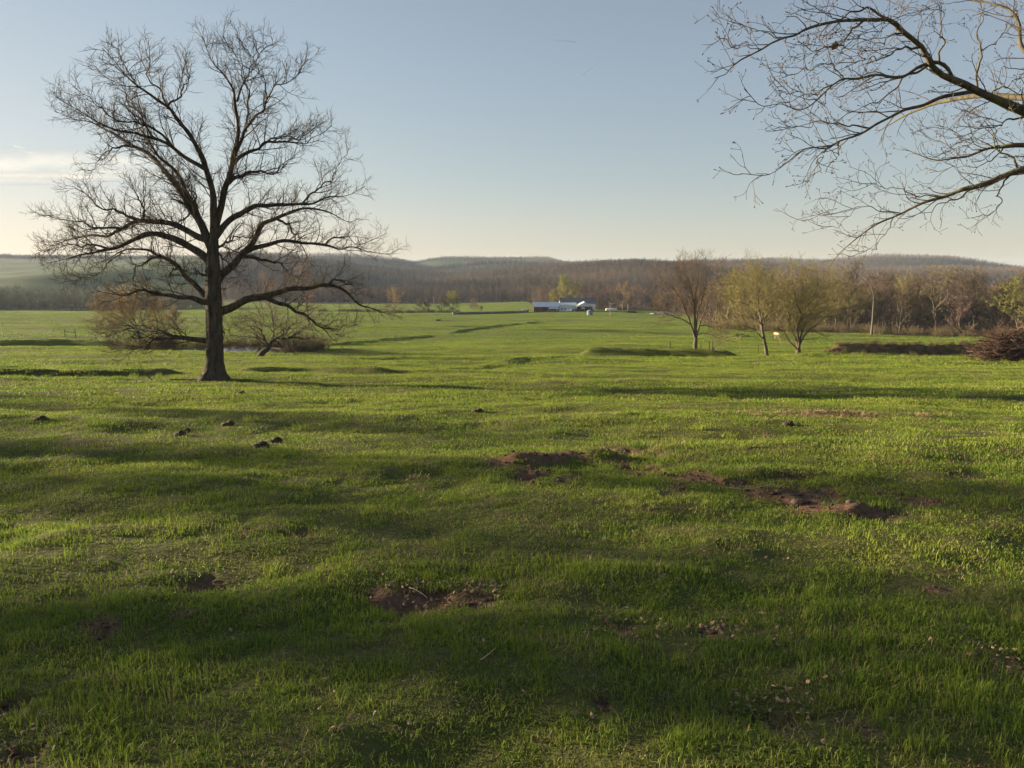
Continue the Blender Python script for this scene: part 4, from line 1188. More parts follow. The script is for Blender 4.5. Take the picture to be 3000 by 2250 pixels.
# ---- generic field and woodland trees
def gen_tree(seed, H, spread, bole=0.25, nl=9, dens=1.0, twr=1.0, elev=(35, 75), levels=3, leaf=None, lean=0.0, tr=None):
    """returns trunk sets and crown sets of a tree H metres tall"""
    rs_ = np.random.RandomState(seed)
    tr = tr or 0.018 * H
    n = 14
    P, Rt = grow(rs_, np.array([[0, 0, -0.3]]), np.array([[lean, 0, 1.0]]), np.array([H * 0.82]), np.array([tr]), n, 0.035, 0.05, 0.12)
    tf = np.linspace(bole, 0.98, nl) + rs_.uniform(-0.02, 0.02, nl)
    f = np.clip(tf, 0, 0.99) * (n - 1); i = f.astype(int); w = (f - i)[:, None]
    pos = P[0, i] * (1 - w) + P[0, np.minimum(i + 1, n - 1)] * w
    az = np.arange(nl) * 2.4 + rs_.uniform(0, 6)
    el = np.radians(np.interp(tf, [bole, 1], elev) + rs_.uniform(-8, 8, nl))
    D = np.stack([np.cos(el) * np.cos(az), np.cos(el) * np.sin(az), np.sin(el)], -1)
    shape = np.interp(tf, [0, bole, 0.5, 1], [0.6, 0.85, 1.0, 0.55])
    L = spread * shape * rs_.uniform(0.8, 1.15, nl)
    LP, LRr = grow(rs_, pos, D, L, np.maximum(tr * (1.1 - tf) * 0.75, 0.03), 12, 0.09, 0.05, 0.25)
    trunk = [(P, Rt, 8), (LP, LRr, 5)]
    k = H / 14.0
    spec = [dict(n=1.05 * dens / k, t0=0.2, a=(20, 55), l=(2.0 * k, 4.2 * k), r=0.022 * twr, rl=0.007, N=7, k=3, w=0.12, up=0.06, tp=0.35),
            dict(n=1.35 * dens / k, t0=0.1, a=(20, 55), l=(0.9 * k, 2.0 * k), r=0.018 * twr, rl=0.005, N=5, k=3, w=0.16, up=0.05, tp=0.35),
            dict(n=1.7 * dens / k, t0=0.1, a=(20, 60), l=(0.4 * k, 1.0 * k), r=0.016 * twr, rl=0.003, N=3, k=3, w=0.2, up=0.04, tp=0.3)][:levels]
    top, topr = P[:, n // 2:], Rt[:, n // 2:]
    base = np.concatenate([LP, np.stack([resample(top[0], 12)])]), np.concatenate([LRr, np.interp(np.linspace(0, 1, 12), np.linspace(0, 1, topr.shape[1]), topr[0])[None]])
    crown = twig_levels(rs_, base, spec)
    return trunk, crown, rs_

def leaf_mesh(rs_, crown, per, size, mat, name='leaves'):
    """small leaf faces strewn along the finest twigs"""
    P = crown[-1][0]
    B, N, _ = P.shape
    n = B * per
    bi = np.repeat(np.arange(B), per); t = rs_.uniform(0.1, 1, n) * (N - 1); i = np.minimum(t.astype(int), N - 2); w = (t - i)[:, None]
    c = P[bi, i] * (1 - w) + P[bi, i + 1] * w + rs_.normal(0, size * 0.6, (n, 3))
    a = norm(rs_.normal(0, 1, (n, 3))); b_ = norm(np.cross(a, rs_.normal(0, 1, (n, 3))))
    s = size * rs_.uniform(0.6, 1.3, (n, 1))
    V = np.stack([c - a * s, c - b_ * s * 0.5, c + a * s, c + b_ * s * 0.5], 1).reshape(-1, 3)
    return mesh_np(name, V, np.arange(n * 4).reshape(-1, 4), None, mat, smooth=False)

def place_tree(name, label, x, y, trunk_me, crown_me, sc=1.0, rz=0.0, group=None, bark=None, twig=None, leaf_me=None):
    o = empty(name, (x, y, gz(x, y)), rz)
    o.scale = (sc, sc, sc)
    tag(o, label, 'tree', group)
    for nm, me, mt in (('trunk', trunk_me, bark), ('crown', crown_me, twig)):
        c = link(nm, me, o)
        if mt:
            c.material_slots[0].link = 'OBJECT'
            c.material_slots[0].material = MATS[mt]
    if leaf_me: link('foliage', leaf_me, o)
    return o

def tree_meshes(seed, H, spread, bark='grey_bark', twig='brown_twig', **kw):
    t, c, rs_ = gen_tree(seed, H, spread, **kw)
    return paths_mesh('trunk', t, MATS[bark]), paths_mesh('crown', c, MATS[twig]), c, rs_

# trees along the hedge row in front of the far meadow, and round the farm
def seen_tree(name, label, u, v, h_px, D, seed, spread=0.42, twig='brown_twig', bark='grey_bark', leaf=None, group=None, **kw):
    p = at(u, v, D)
    H = h_px * D / F * (1.0 if 'elev' not in kw else 1.08)
    spread *= 1.0 if 'elev' not in kw else 1.25
    t, c, cs, rs_ = tree_meshes(seed, H, H * spread, bark, twig, **kw)
    lm = leaf_mesh(rs_, cs, leaf[1], leaf[2] * H / 14, MATS[leaf[0]]) if leaf else None
    return place_tree(name, label, p[0], p[1], t, c, leaf_me=lm, group=group)
HG = 'trees along the far hedge row'
seen_tree('hedge_tree', 'round brown tree at the near end of the far hedge row', 1158, 914, 62, 485, 41, 0.42, 'tan_twig', group=HG, bole=0.16, dens=1.5, twr=3.30, elev=(2, 62), nl=14)
seen_tree('hedge_tree', 'small thin grey tree between the round brown tree and the tall pole', 1227, 913, 36, 490, 42, 0.38, 'dark_twig', group=HG, dens=1.5, twr=2.70, elev=(2, 62), nl=14)
seen_tree('hedge_tree', 'faint small tree just left of the tall pole', 1252, 913, 30, 490, 47, 0.38, 'dark_twig', group=HG, dens=1.5, twr=2.70, elev=(2, 62), nl=14)
seen_tree('hedge_tree', 'dark bare tree between the tall pole and the yellow green tree', 1294, 913, 46, 488, 43, 0.36, 'dark_twig', group=HG, bole=0.2, dens=1.5, twr=3.00, elev=(2, 62), nl=14)
seen_tree('hedge_tree', 'yellow green budding tree in the far hedge row', 1328, 913, 56, 486, 44, 0.40, 'willow_leaf', leaf=('willow_leaf', 5, 0.2), group=HG, bole=0.2, dens=1.5, twr=3.00, elev=(2, 62), nl=14)
seen_tree('hedge_tree', 'small grey tree standing alone in the pale far meadow', 1389, 910, 34, 500, 45, 0.34, 'rosy_twig', group=HG, bole=0.3, dens=1.5, twr=2.40, elev=(2, 62), nl=14)
seen_tree('hedge_tree', 'tiny sapling right of the small grey meadow tree', 1410, 910, 18, 500, 46, 0.25, 'dark_twig', group=HG, levels=2, dens=1.5, twr=2.40, elev=(2, 62), nl=14)
FG = 'trees behind the farm buildings'
seen_tree('willow_tree', 'yellow green willow rising behind the red barn', 1655, 905, 78, 545, 51, 0.52, 'willow_leaf', leaf=('willow_leaf', 5, 0.2), group=FG, bole=0.15, dens=1.5, twr=3.00, elev=(2, 62), nl=14)
seen_tree('farm_tree', 'greyish pink bare tree behind the machine shed', 1716, 904, 62, 545, 52, 0.42, 'rosy_twig', group=FG, bole=0.15, dens=1.5, twr=3.00, elev=(2, 62), nl=14)
seen_tree('farm_tree', 'tan bare tree behind the white tank and pole', 1830, 906, 66, 545, 53, 0.42, 'tan_twig', group=FG, bole=0.12, dens=1.5, twr=3.00, nl=11, elev=(2, 62))
seen_tree('farm_tree', 'brownish bare tree right of the tan tree beyond the farmyard', 1880, 906, 58, 545, 54, 0.42, 'rosy_twig', group=FG, bole=0.15, dens=1.5, twr=3.00, elev=(2, 62), nl=14)
seen_tree('farm_tree', 'rust brown tree far behind the pale stone pile', 1955, 905, 46, 545, 55, 0.42, 'tan_twig', group=FG, bole=0.12, dens=1.5, twr=3.00, elev=(2, 62), nl=14)
seen_tree('rosy_tree', 'tall pinkish bare tree rising behind the oak and leaning tree', 905, 935, 185, 235, 56, 0.40, 'rosy_twig', bole=0.2, twr=1.9, dens=1.7)
seen_tree('rosy_tree', 'pinkish brown bare tree behind the right arm of the oak', 800, 925, 150, 260, 57, 0.42, 'rosy_twig', bole=0.2, twr=1.9, dens=1.7)
seen_tree('rosy_tree', 'dim bare tree between the tan tree and the oak trunk', 520, 945, 70, 190, 58, 0.45, 'dark_twig', bole=0.12, twr=1.8, dens=1.6)
seen_tree('green_tree', 'bright green leafing tree at the right edge of the wood', 2992, 962, 178, 165, 59, 0.40, 'olive_twig', leaf=('lime_leaf', 7, 0.15), bole=0.3, twr=1.4, dens=1.4)
seen_tree('cedar_tree', 'dark evergreen poking above the bare wood on the right', 2572, 945, 142, 330, 60, 0.10, 'cedar_leaf', leaf=('cedar_leaf', 8, 0.28), bole=0.35, nl=22, elev=(10, 60), twr=2.0)

# two pale dead sycamores at the wood's edge
def cv6(x, y): return (2400 + x / 3.687, 720 + y / 3.687)
SPS = [dict(n=0.7, t0=0.4, a=(20, 50), l=(0.8, 2.2), r=0.03, rl=0.01, N=6, k=3, w=0.12, up=0.05, tp=0.3), dict(n=1.2, t0=0.3, a=(20, 50), l=(0.5, 1.1), r=0.02, rl=0.006, N=4, k=3, w=0.14, up=0.05, tp=0.3)]
traced_tree('sycamore_tree', 'pale trunked tall sycamore with a crooked top beside the fallen pale logs', 192.0,
    [(565, 945), (575, 820), (585, 650), (588, 560), (575, 480)], [0.26, 0.21, 0.18, 0.14, 0.09], [
    [(580, 500), (560, 420), (540, 370), (515, 350)], [(588, 570), (610, 500), (630, 440), (640, 400)], [(586, 600), (560, 540), (545, 460)]], cv6, 71, 'pale_bark', 'rosy_twig', SPS, rscale=0.015, r0=0.03, rtip=0.03)
traced_tree('sycamore_tree', 'ghostly white dead sycamore standing tall inside the wood', 215.0,
    [(1402, 900), (1402, 680), (1395, 560), (1388, 460), (1390, 380)], [0.27, 0.25, 0.22, 0.19, 0.14], [
    [(1388, 420), (1405, 340), (1390, 290)], [(1394, 540), (1380, 510), (1340, 488)], [(1396, 580), (1370, 555), (1330, 545)], [(1398, 545), (1440, 480), (1480, 420), (1510, 360)], [(1390, 400), (1375, 360), (1395, 300)], [(1485, 410), (1520, 352)]],
    cv6, 72, 'pale_bark', 'rosy_twig', SPS, rscale=0.02, r0=0.05, rtip=0.045)

# ---- woodland: the front rows on the right as single trees, the far hills as one mass
WV = []
for k, (H, sp, bo) in enumerate([(15, 5.2, 0.3), (16, 4.6, 0.35), (13, 5.2, 0.22), (17, 5.0, 0.4), (14, 4.4, 0.28), (12, 5.0, 0.2)]):
    t, c, cs, rs_ = tree_meshes(100 + k, H, sp, 'grey_bark', 'brown_twig', bole=bo * 0.75, nl=12, dens=1.6, twr=1.8)
    WV.append((t, c))
    print('wood tree tris', len(c.polygons) * 2)
rs = np.random.RandomState(77)
edge = []
tries = 0
while len(edge) < 96 and tries < 20000:
    tries += 1
    u = rs.uniform(2060, 3120); st = float(wood_start(u))
    y = st * (1 + 0.03 + rs.uniform(0, 1) ** 1.3 * 0.38)
    x = (u - CX) / F * y
    if all((x - a) ** 2 + (y - b) ** 2 > 3.8 ** 2 for a, b, _ in edge): edge.append((x, y, (y - st) / st))
TW = ['brown_twig', 'dark_twig', 'olive_twig', 'rosy_twig', 'dark_twig', 'brown_twig']
WL = {'brown_twig': 'bare brown tree among others in the wood along the right side of the field', 'dark_twig': 'dark grey bare tree among others in the wood along the right side',
      'olive_twig': 'olive budding tree among others in the wood along the right side', 'rosy_twig': 'pinkish grey bare tree among others in the wood along the right side',
      'tan_twig': 'tan bare tree among others in the wood along the right side'}
CN = {'brown_twig': 'bare brown', 'dark_twig': 'dark grey', 'olive_twig': 'olive budding', 'rosy_twig': 'pinkish grey'}
ORD = 'first second third fourth fifth sixth seventh eighth ninth tenth eleventh twelfth thirteenth fourteenth fifteenth sixteenth seventeenth eighteenth nineteenth twentieth'.split()
edge.sort(key=lambda e: e[0] / e[1])
cnt_ = {}
for x, y, q in edge:
    k = rs.randint(6); tw = TW[rs.randint(6)]
    row = 'front' if q < 0.11 else 'middle' if q < 0.22 else 'back'
    i_ = cnt_[(tw, row)] = cnt_.get((tw, row), 0) + 1
    lb = '%s %s tree from the left in the %s row of the right-hand wood' % (ORD[i_ - 1], CN[tw], row)
    place_tree('woodland_tree', lb, x, y, WV[k][0], WV[k][1], rs.uniform(0.82, 1.3), rs.uniform(0, 6.28), 'trees of the wood beside the field', None, tw)

# far woods
def low_wood(k):
    t, c, rs_ = gen_tree(200 + k, 14, 5.6, bole=0.08, nl=12, dens=0.62, twr=3.4, elev=(12, 80))
    me = paths_mesh('wood', [(P, r_ * 1.0, 4) for P, r_, _ in t] + [(P, r_, 3) for P, r_, _ in c], MATS['wood_twig'])
    return me
LW = [low_wood(k) for k in range(6)]
gx_, gy_ = [], []
for y0, y1, s in ((200, 620, 6.5), (620, 1250, 7.5), (1250, 1900, 8.5), (1900, 3250, 10.5)):
    xs = np.arange(-y1, y1, s); ys = np.arange(y0, y1, s)
    X, Y = np.meshgrid(xs, ys)
    X = (X + rs.uniform(-0.48, 0.48, X.shape) * s).ravel(); Y = (Y + rs.uniform(-0.48, 0.48, Y.shape) * s).ravel()
    kp = np.abs(X / Y) < 0.76
    gx_.append(X[kp]); gy_.append(Y[kp])
X, Y = np.concatenate(gx_), np.concatenate(gy_)
kp = in_wood(X, Y)
u = col_of(X, Y)
kp &= ~((u > 2060) & (Y < wood_start(u) * 1.30))
X, Y = X[kp], Y[kp]
n = len(X)
print('far trees', n)
sc = np.interp(Y, [600, 850, 1200], [1.05, 0.95, 0.72]) * rs.uniform(0.7, 1.15, n) * (1 + 0.15 * fbm(X / 60, Y / 60, 81))
st_ = (col_of(X, Y) < 660) & (Y < 760)
sm = [me.copy() for me in LW]
for me in sm: me.materials[0] = MATS['strip_twig']
for nm, msk, srcs, lb in (('woodland', ~st_, LW, 'leafless grey brown woods covering the far hills'), ('woodland_strip', st_, sm, 'pale grey green strip of woods below the far left fields')):
    x_, y_, s_ = X[msk], Y[msk], sc[msk]; n = len(x_)
    scatter(nm, np.stack([x_, y_, zf(x_, y_)], -1), np.stack([np.zeros(n), np.zeros(n), rs.uniform(0, 6.28, n)], -1), np.stack([s_, s_, s_ * rs.uniform(0.75, 1.25, n)], -1), rs.randint(0, 6, n), srcs, label=lb)

# underwood: low brush along the wood's foot, the hedge row, the pond bank and the ditch bank
def brush(k, H=2.2):
    rs_ = np.random.RandomState(300 + k)
    n = 26
    a = rs_.uniform(0, 6.28, n); el = np.radians(rs_.uniform(35, 85, n))
    D = np.stack([np.cos(el) * np.cos(a), np.cos(el) * np.sin(a), np.sin(el)], -1)
    p0 = np.stack([0.5 * np.cos(a) * rs_.uniform(0, 1, n), 0.5 * np.sin(a) * rs_.uniform(0, 1, n), np.full(n, -0.1)], -1)
    P, r_ = grow(rs_, p0, D, rs_.uniform(0.5, 1.1, n) * H, np.full(n, 0.02), 6, 0.14, 0.0, 0.4)
    tw = twig_levels(rs_, (P, r_), [dict(n=3.0, a=(20, 55), l=(0.3, 0.9), r=0.012, N=4, w=0.2, up=0.02, tp=0.3), dict(n=3.0, a=(20, 60), l=(0.15, 0.4), r=0.010, N=3, w=0.2, tp=0.3)])
    return paths_mesh('brush', [(P, r_, 3)] + tw, MATS['brush_twig'])
mat_noise('brush_twig', (0.10, 0.08, 0.045), (0.20, 0.15, 0.08), 0.5, rough=0.95, rnd=0.35)
BV = [brush(k) for k in range(4)]
bx, by, bs = [], [], []
for k in range(900):           # foot of the wood
    u = rs.uniform(2040, 3150); y = float(wood_start(u)) * (1 + rs.uniform(-0.005, 0.30)); bx.append((u - CX) / F * y); by.append(y); bs.append(rs.uniform(0.5, 1.5))
for k in range(260):           # hedge row
    u = rs.uniform(860, 1345); y = 488 + rs.uniform(-2, 2); bx.append((u - CX) / F * y); by.append(y); bs.append(rs.uniform(0.4, 1.2))
for k in range(150):           # far side of the pond
    a = rs.uniform(-0.3, 3.4); e = rs.uniform(1.25, 1.9); bx.append(POND[0] + POND_R[0] * e * math.cos(a)); by.append(POND[1] + POND_R[1] * e * math.sin(a)); bs.append(rs.uniform(0.35, 1.1))
for k in range(140):           # farmyard edge
    u = rs.uniform(1740, 1960); y = rs.uniform(535, 550); bx.append((u - CX) / F * y); by.append(y); bs.append(rs.uniform(0.6, 1.6))
for k in range(240):           # on the dark bank
    t = rs.uniform(0, 1); pts_ = RWORLD[4][0]; f = t * (len(pts_) - 1); i = min(int(f), len(pts_) - 2); p = pts_[i] * (1 - (f - i)) + pts_[i + 1] * (f - i)
    bx.append(p[0] + rs.normal(0, 1.0)); by.append(p[1] + rs.normal(-0.4, 0.9)); bs.append(rs.uniform(0.12, 0.30))
bx, by, bs = map(np.array, (bx, by, bs))
n = len(bx)
scatter('undergrowth', np.stack([bx, by, zf(bx, by)], -1), np.stack([np.zeros(n), np.zeros(n), rs.uniform(0, 6.28, n)], -1), np.stack([bs, bs, bs], -1), rs.randint(0, 4, n), BV, label='low brown brush along hedge, pond bank and wood edge')

# ------------------------------------------------------------------ the farm across the valley
mat_noise('barn_red', (0.10, 0.022, 0.022), (0.16, 0.035, 0.03), 1.5, rough=0.8, stretch=(6, 6, 0.3))
mat_noise('tin_roof', (0.60, 0.62, 0.66), (0.74, 0.76, 0.80), 0.8, rough=0.45, stretch=(5, 0.4, 0.4), spec=0.4)
mat_noise('grey_roof', (0.10, 0.105, 0.12), (0.15, 0.155, 0.17), 0.8, rough=0.6, stretch=(5, 0.4, 0.4))
mat_noise('white_metal', (0.60, 0.61, 0.62), (0.74, 0.75, 0.75), 0.9, rough=0.55, stretch=(5, 5, 0.3))
mat_noise('white_paint', (0.70, 0.70, 0.68), (0.80, 0.80, 0.78), 2.0, rough=0.6)
mat_noise('dark_void', (0.02, 0.02, 0.02), (0.04, 0.037, 0.033), 2.0, rough=0.9)
mat_noise('rubber', (0.015, 0.015, 0.015), (0.03, 0.03, 0.03), 5.0, rough=0.8)
mat_noise('machine', (0.03, 0.035, 0.03), (0.07, 0.07, 0.06), 2.0, rough=0.5)
mat_noise('weathered_wood', (0.10, 0.085, 0.07), (0.22, 0.19, 0.16), 4.0, rough=0.9, stretch=(4, 4, 0.4))
mat_noise('pole_wood', (0.26, 0.22, 0.18), (0.40, 0.35, 0.29), 3.0, rough=0.9, stretch=(4, 4, 0.3))
mat_noise('hay', (0.10, 0.095, 0.085), (0.19, 0.175, 0.15), 3.0, rough=0.95, bump=0.6, rnd=0.2)
mat_noise('galvanised', (0.20, 0.23, 0.26), (0.32, 0.35, 0.38), 0.9, rough=0.5, metal=0.3, stretch=(1, 1, 6))
mat_noise('pale_stone', (0.32, 0.29, 0.24), (0.55, 0.50, 0.42), 0.8, rough=0.9)
mat_noise('cream_hide', (0.28, 0.22, 0.15), (0.44, 0.36, 0.26), 2.5, rough=0.9)
mat_noise('dung', (0.03, 0.022, 0.015), (0.085, 0.063, 0.043), 14.0, rough=0.9, bump=0.6)
mat_noise('field_stone', (0.10, 0.07, 0.052), (0.20, 0.145, 0.105), 12.0, rough=0.9)
mat_noise('dead_stick', (0.30, 0.24, 0.15), (0.48, 0.40, 0.27), 12.0, rough=0.9)
mat_noise('dark_stick', (0.04, 0.03, 0.022), (0.09, 0.07, 0.05), 12.0, rough=0.9)
mat_noise('leaf_litter', (0.16, 0.09, 0.05), (0.42, 0.29, 0.18), 9.0, rough=0.8, rnd=0.3)

def slab(mb, a, b_, c, d, t):
    """roof plane a-b-c-d (counter clockwise seen from outside) of thickness t"""
    p = np.array([a, b_, c, d], float)
    n = norm(np.cross(p[1] - p[0], p[2] - p[0])[None])[0]
    q = p - n * t
    return mb.add(np.vstack([p, q]), [(0, 1, 2, 3), (7, 6, 5, 4), (0, 4, 5, 1), (1, 5, 6, 2), (2, 6, 7, 3), (3, 7, 4, 0)])

def gable(o, w, d, h, r, wall, roof, axis='x', over=0.35, front_open=False):
    """building w along x and d along y, walls h, ridge r; ridge along axis; origin at the front left corner"""
    mb = MB(); t = 0.15
    if not front_open: mb.box(0, w, 0, t, -0.8, h)
    mb.box(0, w, d - t, d, -0.8, h); mb.box(0, t, t, d - t, -0.8, h); mb.box(w - t, w, t, d - t, -0.8, h)
    if axis == 'x':
        for x in (0.0, w - t):
            mb.add([(x, 0, h), (x, d, h), (x, d / 2, r), (x + t, 0, h), (x + t, d, h), (x + t, d / 2, r)], [(0, 3, 4, 1), (0, 2, 5, 3), (1, 4, 5, 2)], [(0, 1, 2), (3, 5, 4)])
    else:
        for y in (0.0, d - t):
            mb.add([(0, y, h), (w, y, h), (w / 2, y, r), (0, y + t, h), (w, y + t, h), (w / 2, y + t, r)], [(0, 3, 4, 1), (0, 2, 5, 3), (1, 4, 5, 2)], [(0, 1, 2), (3, 5, 4)])
    link('wall', mb.mesh('wall', MATS[wall]), o)
    rf = MB(); s = (r - h)
    if axis == 'x':
        e = over; k = s / (d / 2) * e
        slab(rf, (-e, -e, h - k + 0.12), (w + e, -e, h - k + 0.12), (w + e, d / 2, r + 0.12), (-e, d / 2, r + 0.12), 0.1)
        slab(rf, (w + e, d + e, h - k + 0.12), (-e, d + e, h - k + 0.12), (-e, d / 2 + 0.002, r + 0.118), (w + e, d / 2 + 0.002, r + 0.118), 0.1)
    else:
        e = over; k = s / (w / 2) * e
        slab(rf, (-e, d + e, h - k + 0.12), (-e, -e, h - k + 0.12), (w / 2, -e, r + 0.12), (w / 2, d + e, r + 0.12), 0.1)
        slab(rf, (w + e, -e, h - k + 0.12), (w + e, d + e, h - k + 0.12), (w / 2 + 0.002, d + e, r + 0.118), (w / 2 + 0.002, -e, r + 0.118), 0.1)
    ro = link('roof', rf.mesh('roof', MATS[roof]), o)
    return ro

FD = 485.0
MPX = FD / F
def fx(u, d=FD): return (u - CX) / F * d
zfarm = min(gz(fx(u), FD) for u in (1562, 1640, 1740))
def fz(v, d=FD): return float(at(CX, v, d)[2])
ZB = fz(911.5)
def farm(name, u, d=FD, z=None): return empty(name, (fx(u, d), d, ZB if z is None else z))

o = farm('red_barn', 1563)
tag(o, 'long low red barn with pale tin roof at the far farm', 'barn')
W = 74 * MPX
ro = gable(o, W, 9.0, 2.75, 5.3, 'barn_red', 'tin_roof')
for x0 in (5.5,): MB().box(x0, x0 + 1.1, -0.05, -0.003, -0.5, 2.0).build('door', MATS['dark_void'], o)
aw = MB(); slab(aw, (9.2, -2.2, 1.55), (W - 0.3, -2.2, 1.55), (W - 0.3, -0.42, 2.3), (9.2, -0.42, 2.3), 0.08)
aw.build('awning', MATS['tin_roof'], o)
for x in (9.5, 12.2, W - 0.6): MB().box(x, x + 0.12, -2.1, -1.98, -0.8, 1.5).build('post', MATS['weathered_wood'], o)
MB().box(9.4, W - 0.4, -0.03, -0.004, -0.4, 1.4).build('dark_panel', MATS['dark_void'], o)  # flat dark panel on the wall, paints the unlit hollow under the awning

o = farm('white_shed', 1637.6, FD + 1)
tag(o, 'long white metal shed joined to the right end of the red barn', 'shed')
W2 = 50 * MPX
gable(o, W2, 9.0, 3.4, 4.9, 'white_metal', 'white_metal')
for x in (1.4, 3.2): MB().box(x, x + 0.9, -0.03, -0.004, 0.9, 1.7).build('window', MATS['dark_void'], o)

o = farm('machine_shed', 1689, FD - 2)
tag(o, 'open fronted grey machine shed with gable facing the field', 'shed')
W3 = 46 * MPX
gable(o, W3, 11.0, 3.0, 5.5, 'white_metal', 'white_metal', axis='y', front_open=True)
for x in (0.0, 2.4, 4.9, 7.3, W3 - 0.2): MB().box(x, x + 0.2, 0.2, 0.4, -0.8, 3.0).build('post', MATS['weathered_wood'], o)
MB().box(0.25, W3 - 0.25, 0.22, 0.38, 2.75, 2.98).build('lintel', MATS['white_metal'], o)
MB().box(0.3, W3 - 0.3, 9.8, 9.95, -0.8, 2.9).build('dark_backing', MATS['dark_void'], o)  # dark sheet before the back wall, paints the shade deep in the bays
MB().box(2.65, 4.85, 0.22, 0.3, 1.3, 2.4).build('door', MATS['white_metal'], o)

o = farm('rear_barn', 1641, FD + 14, ZB + 0.1)
tag(o, 'wide barn with dark grey roof behind the white sheds', 'barn')
gable(o, 101 * (FD + 14) / F, 13, 4.0, 7.1, 'white_metal', 'grey_roof')
MB().box(20.6, 21.3, 5.6, 6.3, 6.4, 7.3).build('vent', MATS['barn_red'], o)

def wheel(parent, x, y, z, r, w):
    t = MB()
    a = np.linspace(0, 2 * np.pi, 18, endpoint=False)
    prof = [(r * 0.55, -w / 2), (r * 0.92, -w / 2), (r, -w / 4), (r, w / 4), (r * 0.92, w / 2), (r * 0.55, w / 2)]
    V = [[x + pr * math.cos(q), y + yy, z + pr * math.sin(q)] for q in a for pr, yy in prof]
    n = len(prof)
    t.add(V, [(i * n + j, i * n + j + 1, ((i + 1) % 18) * n + j + 1, ((i + 1) % 18) * n + j) for i in range(18) for j in range(n - 1)])
    wo = t.build('wheel', MATS['rubber'], parent)
    h = MB(); h.tube([(x, y - w * 0.3, z), (x, y + w * 0.3, z)], [r * 0.56, r * 0.56], 14)
    h.build('rim', MATS['machine'], wo)

def tractor(u, d, label, sc=1.0, col='machine'):
    o = empty('tractor', (fx(u, d), d, gz(fx(u, d), d) + 0.05)); o.scale = (sc,) * 3
    tag(o, label, 'tractor', 'machines in the farmyard')
    b = MB(); b.box(-1.9, 0.1, -0.35, 0.35, 0.75, 1.45).box(-1.95, -1.9, -0.3, 0.3, 0.8, 1.4).box(0.1, 1.3, -0.45, 0.45, 0.6, 1.15); b.build('body', MATS[col], o)
    c = MB(); c.box(0.15, 1.35, -0.6, 0.6, 1.15, 1.3).box(0.1, 1.4, -0.65, 0.65, 2.45, 2.6)
    for x in (0.2, 1.25):
        for y in (-0.57, 0.5): c.box(x, x + 0.08, y, y + 0.07, 1.3, 2.45)
    c.build('cab', MATS[col], o)
    MB().tube([(-1.2, 0.2, 1.4), (-1.2, 0.2, 2.2)], [0.05, 0.05], 8).build('exhaust', MATS['rubber'], o)
    for y in (-0.75, 0.75):
        wheel(o, 0.85, y, 0.8, 0.8, 0.45); wheel(o, -1.45, y, 0.5, 0.5, 0.3)
tractor(1701, FD - 6, 'dark tractor parked in the bay of the machine shed')
tractor(1684, FD - 6.5, 'dark tractor with cab parked where white shed meets machine shed', 0.95)
tractor(1731, FD - 7, 'dark tractor at the right end of the machine shed', 0.95)

# wagon, white bags, tank
wx = fx(1618, FD - 7); o = empty('flat_wagon', (wx, FD - 7, gz(wx, FD - 7))); tag(o, 'low flatbed hay wagon in front of the red barn', 'wagon')
MB().box(-2.9, 2.9, -1.1, 1.1, 0.75, 0.9).build('deck', MATS['weathered_wood'], o)
MB().box(2.85, 2.98, -1.1, 1.1, 0.9, 1.7).build('headboard', MATS['weathered_wood'], o)
MB().tube([(-2.9, 0, 0.7), (-4.6, 0, 0.45)], [0.05, 0.05], 6).build('drawbar', MATS['machine'], o)
for x in (-1.9, 1.9):
    for y in (-0.95, 0.95): wheel(o, x, y, 0.38, 0.38, 0.2)
for k, (u, s) in enumerate([(1662, 1.0), (1668, 0.85), (1673, 1.1), (1677, 0.8)]):
    x = fx(u, FD - 5); g = gz(x, FD - 5)
    lb = MB(); lb.blob((0, 0, 0.55 * s), (0.62 * s, 0.6 * s, 0.65 * s), 400 + k, 0.12, 10, 8); lb.box(-0.05, 0.05, -0.05, 0.05, 1.1 * s, 1.25 * s)
    b = lb.build('bulk_bag', MATS['white_paint'], None, True); b.location = (x, FD - 5, g)
    tag(b, ['white bulk bag nearest the red barn in front of the white shed', 'small white bulk bag second from the red barn', 'largest white bulk bag by the white shed', 'white bulk bag nearest the tractors'][k], 'bag', 'white bags by the shed')
tx_ = fx(1790, 470); o = empty('storage_tank', (tx_, 470, gz(tx_, 470))); tag(o, 'long white horizontal tank on legs right of the farm buildings', 'tank')
L2 = 17 * 470 / F
pp = [(-L2, 0, 1.55), (-L2 + 0.15, 0, 1.55), (-L2 + 0.5, 0, 1.55), (L2 - 0.5, 0, 1.55), (L2 - 0.15, 0, 1.55), (L2, 0, 1.55)]
MB().tube(pp, [0.25, 0.62, 0.8, 0.8, 0.62, 0.25], 18).build('tank_body', MATS['white_paint'], o, True)
for x in (-L2 + 0.9, L2 - 0.9): MB().box(x - 0.15, x + 0.15, -0.6, 0.6, -0.3, 0.95).build('leg', MATS['machine'], o)
MB().tube([(0, 0, 2.3), (0, 0, 2.6)], [0.2, 0.2], 10).build('hatch', MATS['white_paint'], o)

